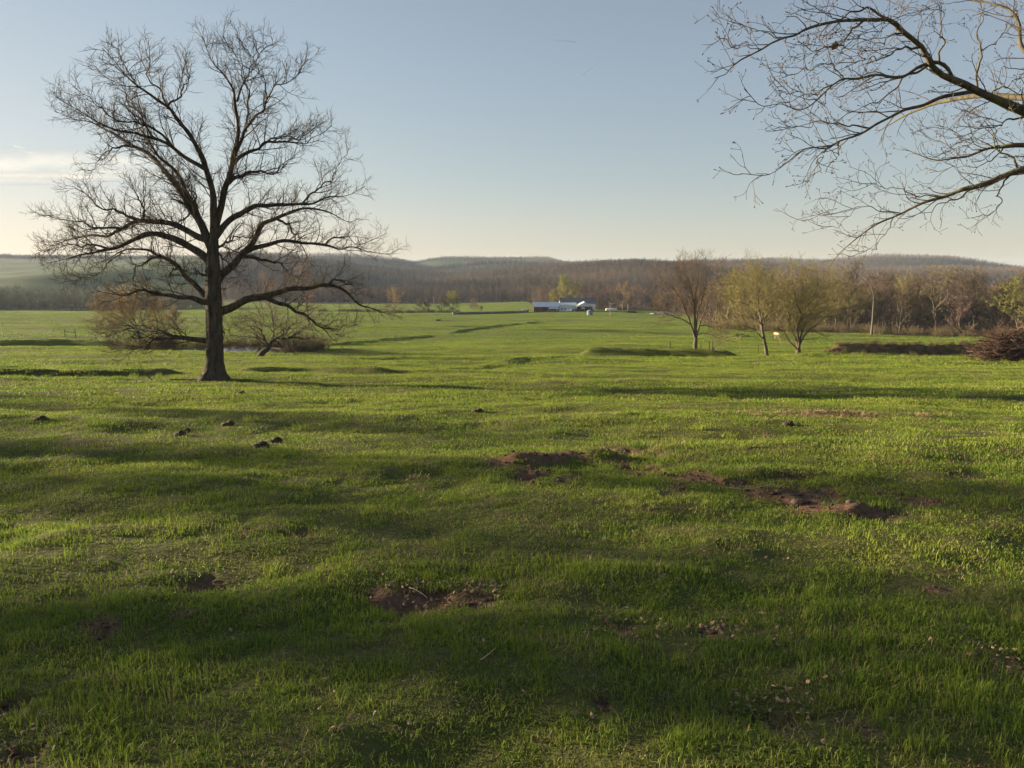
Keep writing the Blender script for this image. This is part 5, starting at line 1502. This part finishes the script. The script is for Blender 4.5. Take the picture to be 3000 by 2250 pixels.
# small grain bin out in the field
p = ground(1728, 923.5, 200); o = empty('grain_bin', p); tag(o, 'small round galvanised bin standing in the field before the sheds', 'grain bin')
bw = 8.6 * p[1] / F; bh = 13.2 * p[1] / F
rows = 22; zz = np.linspace(-0.3, bh, rows * 2)
prof = np.array([bw + (0.03 if k % 2 else -0.02) for k in range(rows * 2)])
MB().tube([(0, 0, z) for z in zz], prof, 28, False).build('wall', MATS['galvanised'], o, False)
rt = MB(); rt.tube([(0, 0, bh - 0.02), (0, 0, bh + 0.45), (0, 0, bh + 0.5)], [bw + 0.06, 0.25, 0.22], 28); rt.build('roof', MATS['galvanised'], o)
MB().box(-0.35, 0.35, -bw - 0.07, -bw + 0.05, 0.1, 1.7).build('door', MATS['galvanised'], o)

# utility poles
for u, v0, v1, lb in [(1271, 869, 915, 'tall pale pole in front of the dark hedge trees'), (1787.5, 887, 926, 'pole standing in front of the white tank'), (1839.5, 889, 916, 'short pole beside the dark log heap'), (1823, 882, 915, 'thin pole between the white tank and the dark log heap')]:
    p = ground(u, v1, 200); h = (v1 - v0) * p[1] / F
    o = empty('utility_pole', p); tag(o, lb, 'pole', 'poles round the farm')
    MB().tube([(0, 0, -0.5), (0, 0, h)], [0.20, 0.13], 10).build('shaft', MATS['pole_wood'], o)
    MB().box(-0.9, 0.9, -0.2, -0.14, h - 0.55, h - 0.43).build('crossarm', MATS['pole_wood'], o)
    for x in (-0.75, 0.75): MB().tube([(x, -0.17, h - 0.43), (x, -0.17, h - 0.25)], [0.05, 0.04], 6).build('insulator', MATS['white_paint'], o)

# round bales end to end
def bale_mesh():
    rs_ = np.random.RandomState(8)
    n, k = 9, 18
    V = []
    for i, x in enumerate(np.linspace(-0.74, 0.74, n)):
        r = 0.72 * (0.86 if i in (0, n - 1) else 1.0)
        for a in np.linspace(0, 2 * np.pi, k, endpoint=False):
            q = r * (1 + 0.03 * rs_.normal())
            V.append((x, q * math.cos(a), q * math.sin(a) * 0.95))
    m = MB(); m.add(V, [(i * k + j, i * k + (j + 1) % k, (i + 1) * k + (j + 1) % k, (i + 1) * k + j) for i in range(n - 1) for j in range(k)])
    for i, x in ((0, -0.74), (n - 1, 0.74)):
        m.add([V[i * k + j] for j in range(k)] + [(x * 1.02, 0, 0)], [], [(j, (j + 1) % k, k) for j in range(k)])
    return m.mesh('hay_bale', MATS['hay'])
BALE = bale_mesh()
def bale_row(pix, label, group, n=None):
    P = np.array([ground(u, v, 200)[:2] for u, v in pix])
    L = np.linalg.norm(np.diff(P, axis=0), axis=1).sum()
    q = resample(np.hstack([P, np.zeros((len(P), 1))]), max(2, int(L / 1.52)))
    for i in range(len(q) - 1):
        c = (q[i] + q[i + 1]) / 2; a = math.atan2(q[i + 1][1] - q[i][1], q[i + 1][0] - q[i][0])
        b = link('hay_bale', BALE); b.location = (c[0], c[1], gz(c[0], c[1]) + 0.62); b.rotation_euler = (random.uniform(0, 6.28), 0, a)
        tag(b, label, 'hay bale', group)
random.seed(3)
bale_row([(1326, 921.5), (1400, 920.5), (1470, 919), (1546, 914.6)], 'grey round bale in the long row lined up across the field', 'long row of bales')
bale_row([(1530, 908.5), (1548, 909.5)], 'grey round bale in the short row behind the long bale row', 'short row of bales')

# pale stone heap, dark log heap, feed trough, gate panel
p = ground(1940, 922, 200); mpx = p[1] / F
rs = np.random.RandomState(9)
hp = MB()
for k in range(80):
    x = rs.uniform(-34, 36) * mpx; hgt = max(0.15, (1 - (x / (40 * mpx)) ** 2)) * 1.5
    z = rs.uniform(0, 1) ** 1.3 * hgt; s = rs.uniform(0.25, 0.62)
    hp.blob((x, rs.uniform(-1, 1) * (1.6 - z * 0.6), z + 0.1), (s * 1.3, s, s * 0.75), 500 + k, 0.25, 7, 5)
b = hp.build('stone_heap', MATS['pale_stone']); b.location = p; tag(b, 'heap of pale broken stones and rubble on the far field', 'stone heap')
p2 = np.array([p[0] + 14 * mpx, p[1] - 1.8, gz(p[0] + 14 * mpx, p[1] - 1.8)])
b = MB().tube([(0, 0, 0), (-1.3, 0.9, 2.4)], [0.16, 0.1], 7).build('leaning_post', MATS['pole_wood']); b.location = p2; tag(b, 'pale post leaning against the stone heap', 'post')
b = MB().box(-2.2, 2.2, -0.9, 0.9, 0.25, 0.33).build('sheet_metal', MATS['tin_roof']); b.location = (p[0] + 28 * mpx, p[1] - 2.4, gz(p[0] + 28 * mpx, p[1] - 2.4)); b.rotation_euler = (0.35, 0.12, 0.2); tag(b, 'flat pale metal sheet lying at the end of the stone heap', 'metal sheet')
p = ground(1852, 917, 200)
for k in range(6):
    s = rs.uniform(1.6, 2.6)
    b = MB().tube([(-s, 0, 0), (-s * 0.3, 0.05, 0.04), (s, -0.05, 0)], [0.36, 0.34, 0.28], 9).build('log', MATS['dark_stick'], None, True)
    b.location = (p[0] + rs.uniform(-1.2, 1.2), p[1] + (k % 3) * 0.7, p[2] + 0.3 + 0.55 * (k // 3)); b.rotation_euler = (0, 0, rs.uniform(-0.15, 0.15)); tag(b, 'dark log in the low heap beside the short pole', 'log', 'dark logs in the far heap')
p = ground(1283, 941, 100); o = empty('feed_trough', p, 0.1); tag(o, 'small feed trough with a pale end alone in the middle field', 'trough')
MB().box(-0.75, 1.1, -0.35, 0.35, 0.15, 0.7).build('tub', MATS['dark_void'], o); MB().box(-0.85, -0.75, -0.4, 0.4, 0.0, 0.85).build('end_board', MATS['white_paint'], o)
p = ground(1276, 926.5, 100); o = empty('gate_panel', p, 0.1); tag(o, 'thin pipe gate panel standing near the foot of the tall pole', 'gate')
for x in (-1.1, 1.1): MB().tube([(x, 0, -0.2), (x, 0, 1.25)], [0.05, 0.05], 6).build('post', MATS['weathered_wood'], o)
for z in (0.35, 0.75, 1.15): MB().tube([(-1.1, 0, z), (1.1, 0, z)], [0.03, 0.03], 6).build('rail', MATS['weathered_wood'], o)

# fence posts
FP = [(1962.5, 1023, 22, 'lone thin fence post left of the bare vase shaped tree', 'dark'), (2053, 1020, 14, 'short fence post just right of the bare tree trunk', 'dark'), (2078, 1023.5, 23.5, 'left one of the close pair of posts right of the bare tree', 'dark'),
      (2087, 1028, 28, 'right one of the close pair of posts right of the bare tree', 'dark'), (2091, 1027, 10, 'stubby pale post at the foot of the close pair', 'pale'), (2221, 1030.5, 20, 'thin fence post just left of the slender leaning tree', 'dark'),
      (870, 1026.6, 19, 'fence post among the branches of the leaning tree', 'dark'), (930.7, 1028.5, 23, 'fence post right of the leaning tree, left one of two', 'dark'), (961.6, 1026.6, 23, 'fence post right of the leaning tree, right one of two', 'dark'),
      (190.8, 988, 22, 'left post of the railed pair on the far left field', 'dark'), (221.5, 989, 22, 'right post of the railed pair on the far left field', 'dark')]
for u, v, h, lb, c in FP:
    p = ground(u, v, 50); hh = h * p[1] / F
    r_ = max(0.055, 1.1 * p[1] / F) if c == 'dark' else 0.11
    m = MB().tube([(0, 0, -0.3), (0.01, 0, hh * 0.5), (0, 0.01, hh)], [r_, r_ * 0.95, r_ * 0.9], 8)
    b = m.build('fence_post', MATS['dark_stick' if c == 'dark' else 'pole_wood']); b.location = p; tag(b, lb, 'fence post', 'old fence posts in the field')
pa, pb = ground(190.8, 988, 50), ground(221.5, 989, 50)
b = MB().tube([pa + [0, -0.12, 1.05], pb + [0, -0.12, 1.0]], [0.05, 0.05], 6).build('fence_rail', MATS['dark_stick']); tag(b, 'single wooden rail joining two posts on the far left field', 'rail')
for k in range(15):
    u = 915 + k * 10.3; d = 424.0; x = fx(u, d)
    b = MB().tube([(0, 0, -0.3), (0, 0, 1.5)], [0.1, 0.09], 6).build('fence_post', MATS['weathered_wood']); b.location = (x, d, gz(x, d)); tag(b, 'small post in the far fence line behind the leaning tree', 'fence post', 'posts of the far fence line')

# ------------------------------------------------------------------ cow
def skin_mesh(name, verts, edges, radii, mat, sub=2):
    me = bpy.data.meshes.new(name); me.from_pydata(verts, edges, [])
    ob = bpy.data.objects.new(name, me); C.objects.link(ob)
    ob.modifiers.new('s', 'SKIN')
    sv = me.skin_vertices[0].data
    for k, r in enumerate(radii): sv[k].radius = r if isinstance(r, tuple) else (r, r)
    for k in range(len(verts)): sv[k].use_root = (k == 0)
    ss = ob.modifiers.new('u', 'SUBSURF'); ss.levels = sub; ss.render_levels = sub
    dg = bpy.context.evaluated_depsgraph_get()
    out = bpy.data.meshes.new_from_object(ob.evaluated_get(dg))
    bpy.data.objects.remove(ob)
    out.materials.clear(); out.materials.append(mat)
    return out
cv = [(0, -0.75, 1.12), (0, -0.25, 1.10), (0, 0.30, 1.10), (0, 0.72, 1.14), (0, 0.98, 1.20), (0, 1.22, 1.18), (0, 1.42, 1.04), (0, 1.60, 0.88)]
ce = [(0, 1), (1, 2), (2, 3), (3, 4), (4, 5), (5, 6), (6, 7)]
cr = [(0.19, 0.25), (0.24, 0.32), (0.24, 0.33), (0.20, 0.30), (0.13, 0.19), (0.11, 0.15), (0.10, 0.12), (0.06, 0.07)]
def leg(chain, att):
    i = len(cv)
    for k, (p_, r_) in enumerate(chain):
        cv.append(p_); cr.append(r_); ce.append((att if k == 0 else i + k - 1, i + k))
for s in (-1, 1):
    leg([((0.20 * s, -0.78, 0.85), 0.14), ((0.20 * s, -0.66, 0.62), 0.09), ((0.20 * s, -0.84, 0.42), 0.055), ((0.20 * s, -0.80, 0.10), 0.045), ((0.20 * s, -0.76, 0.02), 0.06)], 0)
    leg([((0.18 * s, 0.68, 0.80), 0.11), ((0.18 * s, 0.70, 0.45), 0.06), ((0.18 * s, 0.68, 0.10), 0.045), ((0.18 * s, 0.72, 0.02), 0.06)], 3)
    leg([((0.17 * s, 1.20, 1.27), 0.04), ((0.25 * s, 1.18, 1.25), 0.025)], 5)
leg([((0, -0.98, 1.12), 0.035), ((0, -1.02, 0.8), 0.02), ((0, -1.02, 0.5), 0.03)], 0)
b = link('cow', skin_mesh('cow', cv, ce, cr, MATS['cream_hide']))
p = ground(2276, 994.5, 60); b.location = p; b.scale = (0.72, 0.98, 0.98); b.rotation_euler = (0, 0, R(8)); tag(b, 'cream coloured cow standing in the field before the wood', 'cow')

# ------------------------------------------------------------------ brush pile at the right edge
rs = np.random.RandomState(15)
pc = ground(2960, 1054, 20); mpx = pc[1] / F
o = empty('brush_pile', pc); tag(o, 'big heap of cut reddish brown branches at the right edge', 'brush pile')
RX, RH = 120 * mpx, 96 * mpx
def in_pile():
    while True:
        x, y, z = rs.uniform(-1, 1), rs.uniform(-1, 1), rs.uniform(0, 1)
        if x * x + y * y + z * z < 1: return np.array([x * RX, y * RX * 0.55, z * RH])
heavy = []
for k in range(90):
    c = in_pile(); a = rs.uniform(0, 6.28); el = rs.normal(0, 0.30)
    if k < 34: c[1] = -abs(c[1]) - 0.3; c[0] = rs.uniform(-RX, 0.9 * RX); c[2] *= 0.85
    if k < 20: a = math.pi + rs.normal(0, 0.4); c[0] = -abs(c[0]) * 0.8
    L = rs.uniform(1.6, 4.2)
    d = np.array([math.cos(el) * math.cos(a), math.cos(el) * math.sin(a) * 0.6, math.sin(el)])
    P, r_ = grow(rs, (c - d * L * 0.45)[None], d[None], np.array([L]), np.array([rs.uniform(0.022, 0.055)]), 10, 0.17, 0.0, 0.35)
    P[..., 2] = np.maximum(P[..., 2], 0.05)
    kids = twig_levels(rs, (P, r_), [dict(n=1.3, t0=0.35, a=(25, 60), l=(0.6, 1.6), r=0.018, rl=0.012, N=6, k=4, w=0.14, up=0.01, tp=0.3), dict(n=2.2, t0=0.2, a=(25, 60), l=(0.25, 0.7), r=0.010, rl=0.008, N=4, k=3, w=0.16, up=0.0, tp=0.3)])
    link('branch', paths_mesh('branch', [(P, r_, 7)] + kids, MATS['pile_pale' if rs.uniform() < 0.22 else 'pile_stick']), o)
n = 1500
c = np.array([in_pile() * np.array([1.0, 1.0, 0.93]) for _ in range(n)])
a = rs.uniform(0, 6.28, n); el = rs.normal(0, 0.35, n)
d = np.stack([np.cos(el) * np.cos(a), np.cos(el) * np.sin(a), np.sin(el)], -1)
P, r_ = grow(rs, c, d, rs.uniform(0.6, 1.8, n), rs.uniform(0.010, 0.028, n), 6, 0.2, 0.0, 0.4)
tw = twig_levels(rs, (P, r_), [dict(n=2.5, t0=0.2, a=(25, 60), l=(0.2, 0.6), r=0.010, rl=0.006, N=4, k=3, w=0.16, up=0.0, tp=0.3)])
q = link('twigs', paths_mesh('twigs', [(P, r_, 4)] + tw, MATS['pile_stick']), o); q['kind'] = 'stuff'
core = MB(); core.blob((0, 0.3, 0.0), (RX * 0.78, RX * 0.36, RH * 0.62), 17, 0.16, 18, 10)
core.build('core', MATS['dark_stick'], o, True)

# pale fallen logs at the wood's foot
p = ground(2608, 974, 100)
for k, (dx, dz, a, L, lb) in enumerate([(-2.2, 0.5, 0.15, 2.6, 'pale fallen log lying at the foot of the wood, left one'), (0.6, 0.35, -0.1, 3.2, 'pale fallen log at the foot of the wood, right one'), (-0.6, 0.9, 0.5, 2.2, 'crooked pale branch across the fallen logs by the wood')]):
    P, r_ = grow(np.random.RandomState(40 + k), np.array([[0, 0, 0.0]]), np.array([[1, 0, a]]), np.array([L]), np.array([0.2]), 9, 0.10, 0.0, 0.5)
    b = link('fallen_log', paths_mesh('fallen_log', [(P, r_, 8)], MATS['pale_bark'])); b.location = (p[0] + dx, p[1] - 1.0, p[2] + dz); tag(b, lb, 'log')

# ------------------------------------------------------------------ things lying in the grass
DP = [(527, 1276, 0.17, 'dark dung pat with a raised lump in the left pasture'), (545, 1268, 0.15, 'rounder dark dung lump beside the flat pat'), (764, 1311, 0.19, 'flat dark dung pat in front of the crescent one'),
      (805, 1297, 0.22, 'crescent shaped dark dung pat left of centre'), (1400, 1207, 0.20, 'small dark dung pat in mid pasture, left of centre'), (668, 1246, 0.2, 'dark low dung pat beyond the crescent one'),
      (1100, 1161, 0.2, 'far small dung pat right of the oak'), (706, 1154, 0.2, 'far small dung pat below the oak trunk'), (2310, 1247, 0.16, 'dark dung pat on the right behind the dry grass'), (120, 1231, 0.2, 'dark dung pat near the left edge')]
for k, (u, v, s, lb) in enumerate(DP):
    p = ground(u, v); s *= 0.72
    m = MB(); m.blob((0, 0, 0.02), (s, s * 0.8, 0.05), 600 + k, 0.22, 12, 6); m.blob((s * 0.25, 0.0, 0.05), (s * 0.55, s * 0.5, 0.05), 620 + k, 0.25, 10, 5)
    b = m.build('dung_pat', MATS['dung'], None, True); b.location = p; tag(b, lb, 'dung', 'dung pats in the pasture')
ST = [(2303, 1236, 0.75, 0.35, 'dark_stick', 'short dark stick poking up from the right pasture', 0.35), (2845, 1288, 1.05, 0.05, 'dead_stick', 'long straight pale stick lying in the right pasture', 0.0), (2880, 1276, 0.65, -0.05, 'dead_stick', 'shorter pale stick behind the long one on the right', 0.0),
      (2985, 1232, 0.7, -0.5, 'dead_stick', 'pale curved stalk at the right edge of the pasture', 0.1), (1438, 1962, 0.10, 0.5, 'dead_stick', 'short curved straw in the near grass', 0.2),
      (1235, 1745, 0.16, -0.6, 'dead_stick', 'pale twig on the bare leafy patch', 0.1), (2200, 1441, 0.5, -0.25, 'dead_stick', 'thin pale twig on the red soil', 0.0)]
for k, (u, v, L, a, mt, lb, el) in enumerate(ST):
    p = ground(u, v)
    P, r_ = grow(np.random.RandomState(50 + k), np.array([[-L / 2, 0, 0.05]]), np.array([[math.cos(a), math.sin(a), el]]), np.array([L]), np.array([0.003 + 0.009 * L * min(1.0, p[1] / 12.0)]), 9, 0.06, -0.01, 0.4)
    b = link('stick', paths_mesh('stick', [(P, r_, 6)], MATS[mt])); b.location = p; tag(b, lb, 'stick')
SB = [(2281, 1443, 0.032, 'rounded tan stone on the red soil scar'), (2335, 1478, 0.05, 'flat pinkish stone in the middle of the red soil'), (2490, 1474, 0.035, 'grey stone behind the orange clod of soil'), (1004, 2140, 0.02, 'small grey stone low in the near grass'), (2640, 1935, 0.022, 'whitish stone half hidden in grass on the right')]
for k, (u, v, s, lb) in enumerate(SB):
    p = ground(u, v); b = MB().blob((0, 0, s * 0.35), (s * 1.2, s, s * 0.75), 700 + k, 0.14, 12, 8).build('stone', MATS['field_stone'], None, True); b.location = p; tag(b, lb, 'stone')
# clods of soil along the scars, litter of dead leaves: not countable
rs = np.random.RandomState(21)
cl = []
for k in range(4):
    cl.append(MB().blob((0, 0, 0.3), (1, 0.9, 0.7), 800 + k, 0.3, 7, 5).mesh('clod', MATS['clod'] if 'clod' in MATS else mat_noise('clod', (0.06, 0.034, 0.022), (0.15, 0.088, 0.058), 8.0, rough=0.95, rnd=0.3)))
x, y, r = [], [], []
for cx_, cy_, rx, ry in DW:
    n = int(np.clip(rx * ry * 130, 8, 80))
    a = rs.uniform(0, 6.28, n); q = np.sqrt(rs.uniform(0, 1, n)) * 1.05
    x += list(cx_ + rx * q * np.cos(a)); y += list(cy_ + ry * q * np.sin(a))
x, y = np.array(x), np.array(y); n = len(x)
s = np.minimum(rs.gamma(1.5, 0.008, n) + 0.005, 0.032) * np.interp(np.hypot(x, y), [2, 9], [0.4, 1.0])
scatter('soil_clods', np.stack([x, y, zf(x, y)], -1), np.stack([np.zeros(n), np.zeros(n), rs.uniform(0, 6.28, n)], -1), np.stack([s, s, s], -1), rs.randint(0, 4, n), cl, label='crumbled reddish clods on the bare soil scars')
lv = []
for k in range(4):
    t_ = np.random.RandomState(60 + k)
    V = np.array([(0, 0.5, 0.05), (0.3, 0.25, 0.12), (0.32, -0.2, 0.02), (0, -0.5, 0.1), (-0.3, -0.2, 0.1), (-0.28, 0.25, 0.0), (0, 0, 0.16)]) * [1, 1, 1.4] + t_.normal(0, 0.05, (7, 3))
    lv.append(mesh_np('dry_leaf', V, None, [(i, (i + 1) % 6, 6) for i in range(6)], MATS['leaf_litter'], False))
px_, py_ = [], []
for (u, v, hu, hv, n) in [(1300, 1735, 170, 30, 110), (2150, 1850, 150, 60, 40), (1230, 1690, 120, 25, 30), (2260, 2080, 120, 60, 50), (620, 1700, 120, 40, 25), (1820, 1850, 120, 30, 30), (60, 2150, 120, 80, 40), (1500, 1900, 1300, 330, 110), (2100, 1840, 60, 16, 30), (2950, 1940, 120, 30, 30)]:
    for k in range(n):
        X, Y, Z = ray(u + hu * rs.uniform(-1, 1), v + hv * rs.uniform(-1, 1))
        dd = 2.3 if Z >= 0 else None
        d0 = np.linspace(1.8, 9, 300); g = EYE[2] + Z / Y * d0 - (EYE[2] - 1.6 - 0.095 * d0); kk = int(np.argmax(g < 0))
        px_.append(X / Y * d0[kk]); py_.append(d0[kk])
px_, py_ = np.array(px_), np.array(py_); n = len(px_)
s = rs.uniform(0.018, 0.038, n)
scatter('dead_leaves', np.stack([px_, py_, zf(px_, py_) + 0.015], -1), np.stack([rs.normal(0, 0.5, n), rs.normal(0, 0.5, n), rs.uniform(0, 6.28, n)], -1), np.stack([s, s, s], -1), rs.randint(0, 4, n), lv, label='dry fallen leaves scattered through the near grass')
# taller tussocks that dot the pasture
tus = [blades(rs, 70, 0.16, 0.08, 0.24, 0.006, 0.012, 0.6) for _ in range(4)]
tus += [blades(rs, 60, 0.20, 0.05, 0.16, 0.008, 0.014, 1.0, 'straw_blade', 0.4) for _ in range(2)]
x, y, r = wedge(2600, 3, 120, 40)
kp = (vnoise(x / 7, y / 7, 91) + rs.uniform(-0.5, 0.5, len(x)) > 0.1) & ~in_wood(x, y) & (pond_e(x, y) > 1.3)
x, y, r = x[kp], y[kp], r[kp]
dx_, dy_ = [], []
q = ground(2450, 1218); dx_ = q[0] + rs.normal(0, 1.1, 90); dy_ = q[1] + rs.normal(0, 0.45, 90)
x = np.concatenate([x, dx_]); y = np.concatenate([y, dy_]); n = len(x)
ix = rs.randint(0, 4, n); ix[-90:] = rs.randint(4, 6, 90); ix[:n - 90][rs.uniform(0, 1, n - 90) < 0.12] = 4
s = rs.uniform(0.5, 1.25, n) * np.interp(np.hypot(x, y), [0, 10, 30, 120], [0.55, 0.8, 1.2, 2.2])
scatter('tussocks', np.stack([x, y, zf(x, y)], -1), np.stack([np.zeros(n), np.zeros(n), rs.uniform(0, 6.28, n)], -1), np.stack([s, s, s * rs.uniform(0.5, 1.0, n)], -1), ix, tus, label='rough taller grass tussocks dotting the pasture')
# fallen branches round the oak's foot
for k, (u, v, L, a, lb) in enumerate([(478, 1118, 1.0, 1.9, 'thin fallen branch left of the oak, farthest from it'), (545, 1116, 1.5, 0.2, 'forked fallen branch left of the oak roots'), (715, 1117, 1.2, 0.1, 'fallen branch lying right of the oak roots'), (640, 1112, 0.7, 1.2, 'pale broken stick leaning on the oak roots')]):
    p = ground(u, v); r0_ = np.random.RandomState(90 + k)
    P, r_ = grow(r0_, np.array([[-L / 2, 0, 0.05]]), np.array([[math.cos(a), 0.2, 0.25 * math.sin(a) + 0.15]]), np.array([L]), np.array([0.03]), 9, 0.14, -0.02, 0.4)
    kd = twig_levels(r0_, (P, r_), [dict(n=4, t0=0.2, a=(30, 60), l=(0.2, 0.6), r=0.008, N=5, w=0.15, up=0.06, tp=0.3)])
    P[..., 2] = np.maximum(P[..., 2], 0.03)
    b = link('fallen_branch', paths_mesh('fallen_branch', [(P, r_, 6)] + kd, MATS['dark_stick' if k < 3 else 'dead_stick'])); b.location = p; tag(b, lb, 'branch')

# ------------------------------------------------------------------ trees beyond the left edge that shade the foreground
for k, (x, y, s, rz, lb) in enumerate([(-51, 26.5, 0.95, 2.2, 'bare oak beyond the left edge, the middle one'), (-42, 17.5, 0.85, 4.0, 'bare oak beyond the left edge, the one closest to the viewer'), (-66, 40, 0.95, 0.4, 'bare oak beyond the left edge, the farthest one')]):
    c = empty('oak_tree', (x, y, gz(x, y)), rz); c.scale = (s,) * 3
    tag(c, lb, 'tree', 'oaks beyond the left edge')
    for ch in oak.children:
        q = ch.copy(); C.objects.link(q); q.parent = c

# ------------------------------------------------------------------ cloud wisps and vapour trails, kilometres away
def mat_vapour(name, alpha, stretch, scale=1.6):
    m, nt, b = new_mat(name)
    b.inputs['Base Color'].default_value = (0.8, 0.8, 0.8, 1)
    b.inputs['Roughness'].default_value = 1.0
    b.inputs['Specular IOR Level'].default_value = 0.0
    tc = nt.nodes.new('ShaderNodeTexCoord')
    sp = nt.nodes.new('ShaderNodeSeparateXYZ')
    nt.links.new(tc.outputs['Object'], sp.inputs[0])
    def sq(o_):
        mm = node(nt, 'ShaderNodeMath', operation='MULTIPLY'); nt.links.new(o_, mm.inputs[0]); nt.links.new(o_, mm.inputs[1]); return mm.outputs[0]
    ad = node(nt, 'ShaderNodeMath', operation='ADD'); nt.links.new(sq(sp.outputs[0]), ad.inputs[0]); nt.links.new(sq(sp.outputs[2]), ad.inputs[1])
    rp = ramp(nt, ad.outputs[0], [(0.0, (1, 1, 1)), (1.0, (0, 0, 0))])
    f = noise(nt, scale, 5.0, 0.62, 'Object', stretch)
    g = ramp(nt, f, [(0.38, (0, 0, 0)), (0.72, (1, 1, 1))])
    al = node(nt, 'ShaderNodeMath', operation='MULTIPLY'); nt.links.new(rp, al.inputs[0]); nt.links.new(g, al.inputs[1])
    a2 = node(nt, 'ShaderNodeMath', operation='MULTIPLY'); a2.inputs[1].default_value = alpha; nt.links.new(al.outputs[0], a2.inputs[0])
    tl = node(nt, 'ShaderNodeBsdfTranslucent'); tl.inputs['Color'].default_value = (0.85, 0.85, 0.85, 1)
    m1 = node(nt, 'ShaderNodeMixShader'); m1.inputs[0].default_value = 0.6
    nt.links.new(b.outputs[0], m1.inputs[1]); nt.links.new(tl.outputs[0], m1.inputs[2])
    tr_n = node(nt, 'ShaderNodeBsdfTransparent'); m2 = node(nt, 'ShaderNodeMixShader')
    nt.links.new(a2.outputs[0], m2.inputs[0]); nt.links.new(tr_n.outputs[0], m2.inputs[1]); nt.links.new(m1.outputs[0], m2.inputs[2])
    nt.links.new(m2.outputs[0], nt.nodes['Material Output'].inputs['Surface'])
    return m
mat_vapour('cloud_vapour', 0.24, (1.6, 0.3, 0.7), 1.3)
for k, (u, v, hu, hv, lb) in enumerate([(120, 478, 360, 48, 'broad faint streak of pale cloud low in the left sky'), (40, 522, 320, 20, 'thin lower cloud streak at the left edge'), (300, 512, 250, 20, 'thin cloud streak behind the oak branches'), (68, 438, 14, 5, 'tiny white cloud puff above the cloud streaks')]):
    d = 8000.0; p = at(u, v, d)
    m = MB(); m.blob((0, 0, 0), (1, 1, 1), 5 + k, 0.0, 40, 24)
    b = m.build('cloud', MATS['cloud_vapour'], None, True); b.location = p; b.scale = (hu * d / F, 250, hv * d / F); b.rotation_euler = (0, R(-1.0), R(10)); tag(b, lb, 'cloud', 'cloud wisps')
m, nt, b_ = new_mat('trail_vapour')
b_.inputs['Base Color'].default_value = (0.8, 0.8, 0.8, 1); b_.inputs['Roughness'].default_value = 1.0; b_.inputs['Alpha'].default_value = 0.13
for (u0, v0), (u1, v1), lb in [((1604, 115), (1692, 124), 'short white vapour trail, the higher one'), ((1752, 183), (1705, 222), 'short slanting white vapour trail, the lower one')]:
    a, c = at(u0, v0, 14000), at(u1, v1, 14000)
    t = np.linspace(0, 1, 12)[:, None]
    b = MB().tube(a * (1 - t) + c * t, np.interp(t[:, 0], [0, 0.5, 0.95, 1], [0.5, 5, 8, 1.0]), 8).build('vapour_trail', MATS['trail_vapour'], None, True); tag(b, lb, 'vapour trail')

# ------------------------------------------------------------------ haze: one closed box of faintly milky air
hz = MB().box(-5360, 5360, -5360, 5360, -62, 90).build('haze', None)
hm = bpy.data.materials.new('haze_air')
hm.use_nodes = True
hn = hm.node_tree
hn.nodes.remove(hn.nodes['Principled BSDF'])
pvn = hn.nodes.new('ShaderNodeVolumePrincipled')
pvn.inputs['Color'].default_value = (0.60, 0.76, 1.0, 1)
pvn.inputs['Density'].default_value = 0.00007
pvn.inputs['Anisotropy'].default_value = 0.0
hn.links.new(pvn.outputs[0], hn.nodes['Material Output'].inputs['Volume'])
hz.data.materials.clear()
hz.data.materials.append(hm)
tag(hz, 'thin bluish evening haze over the valley', kind='stuff')
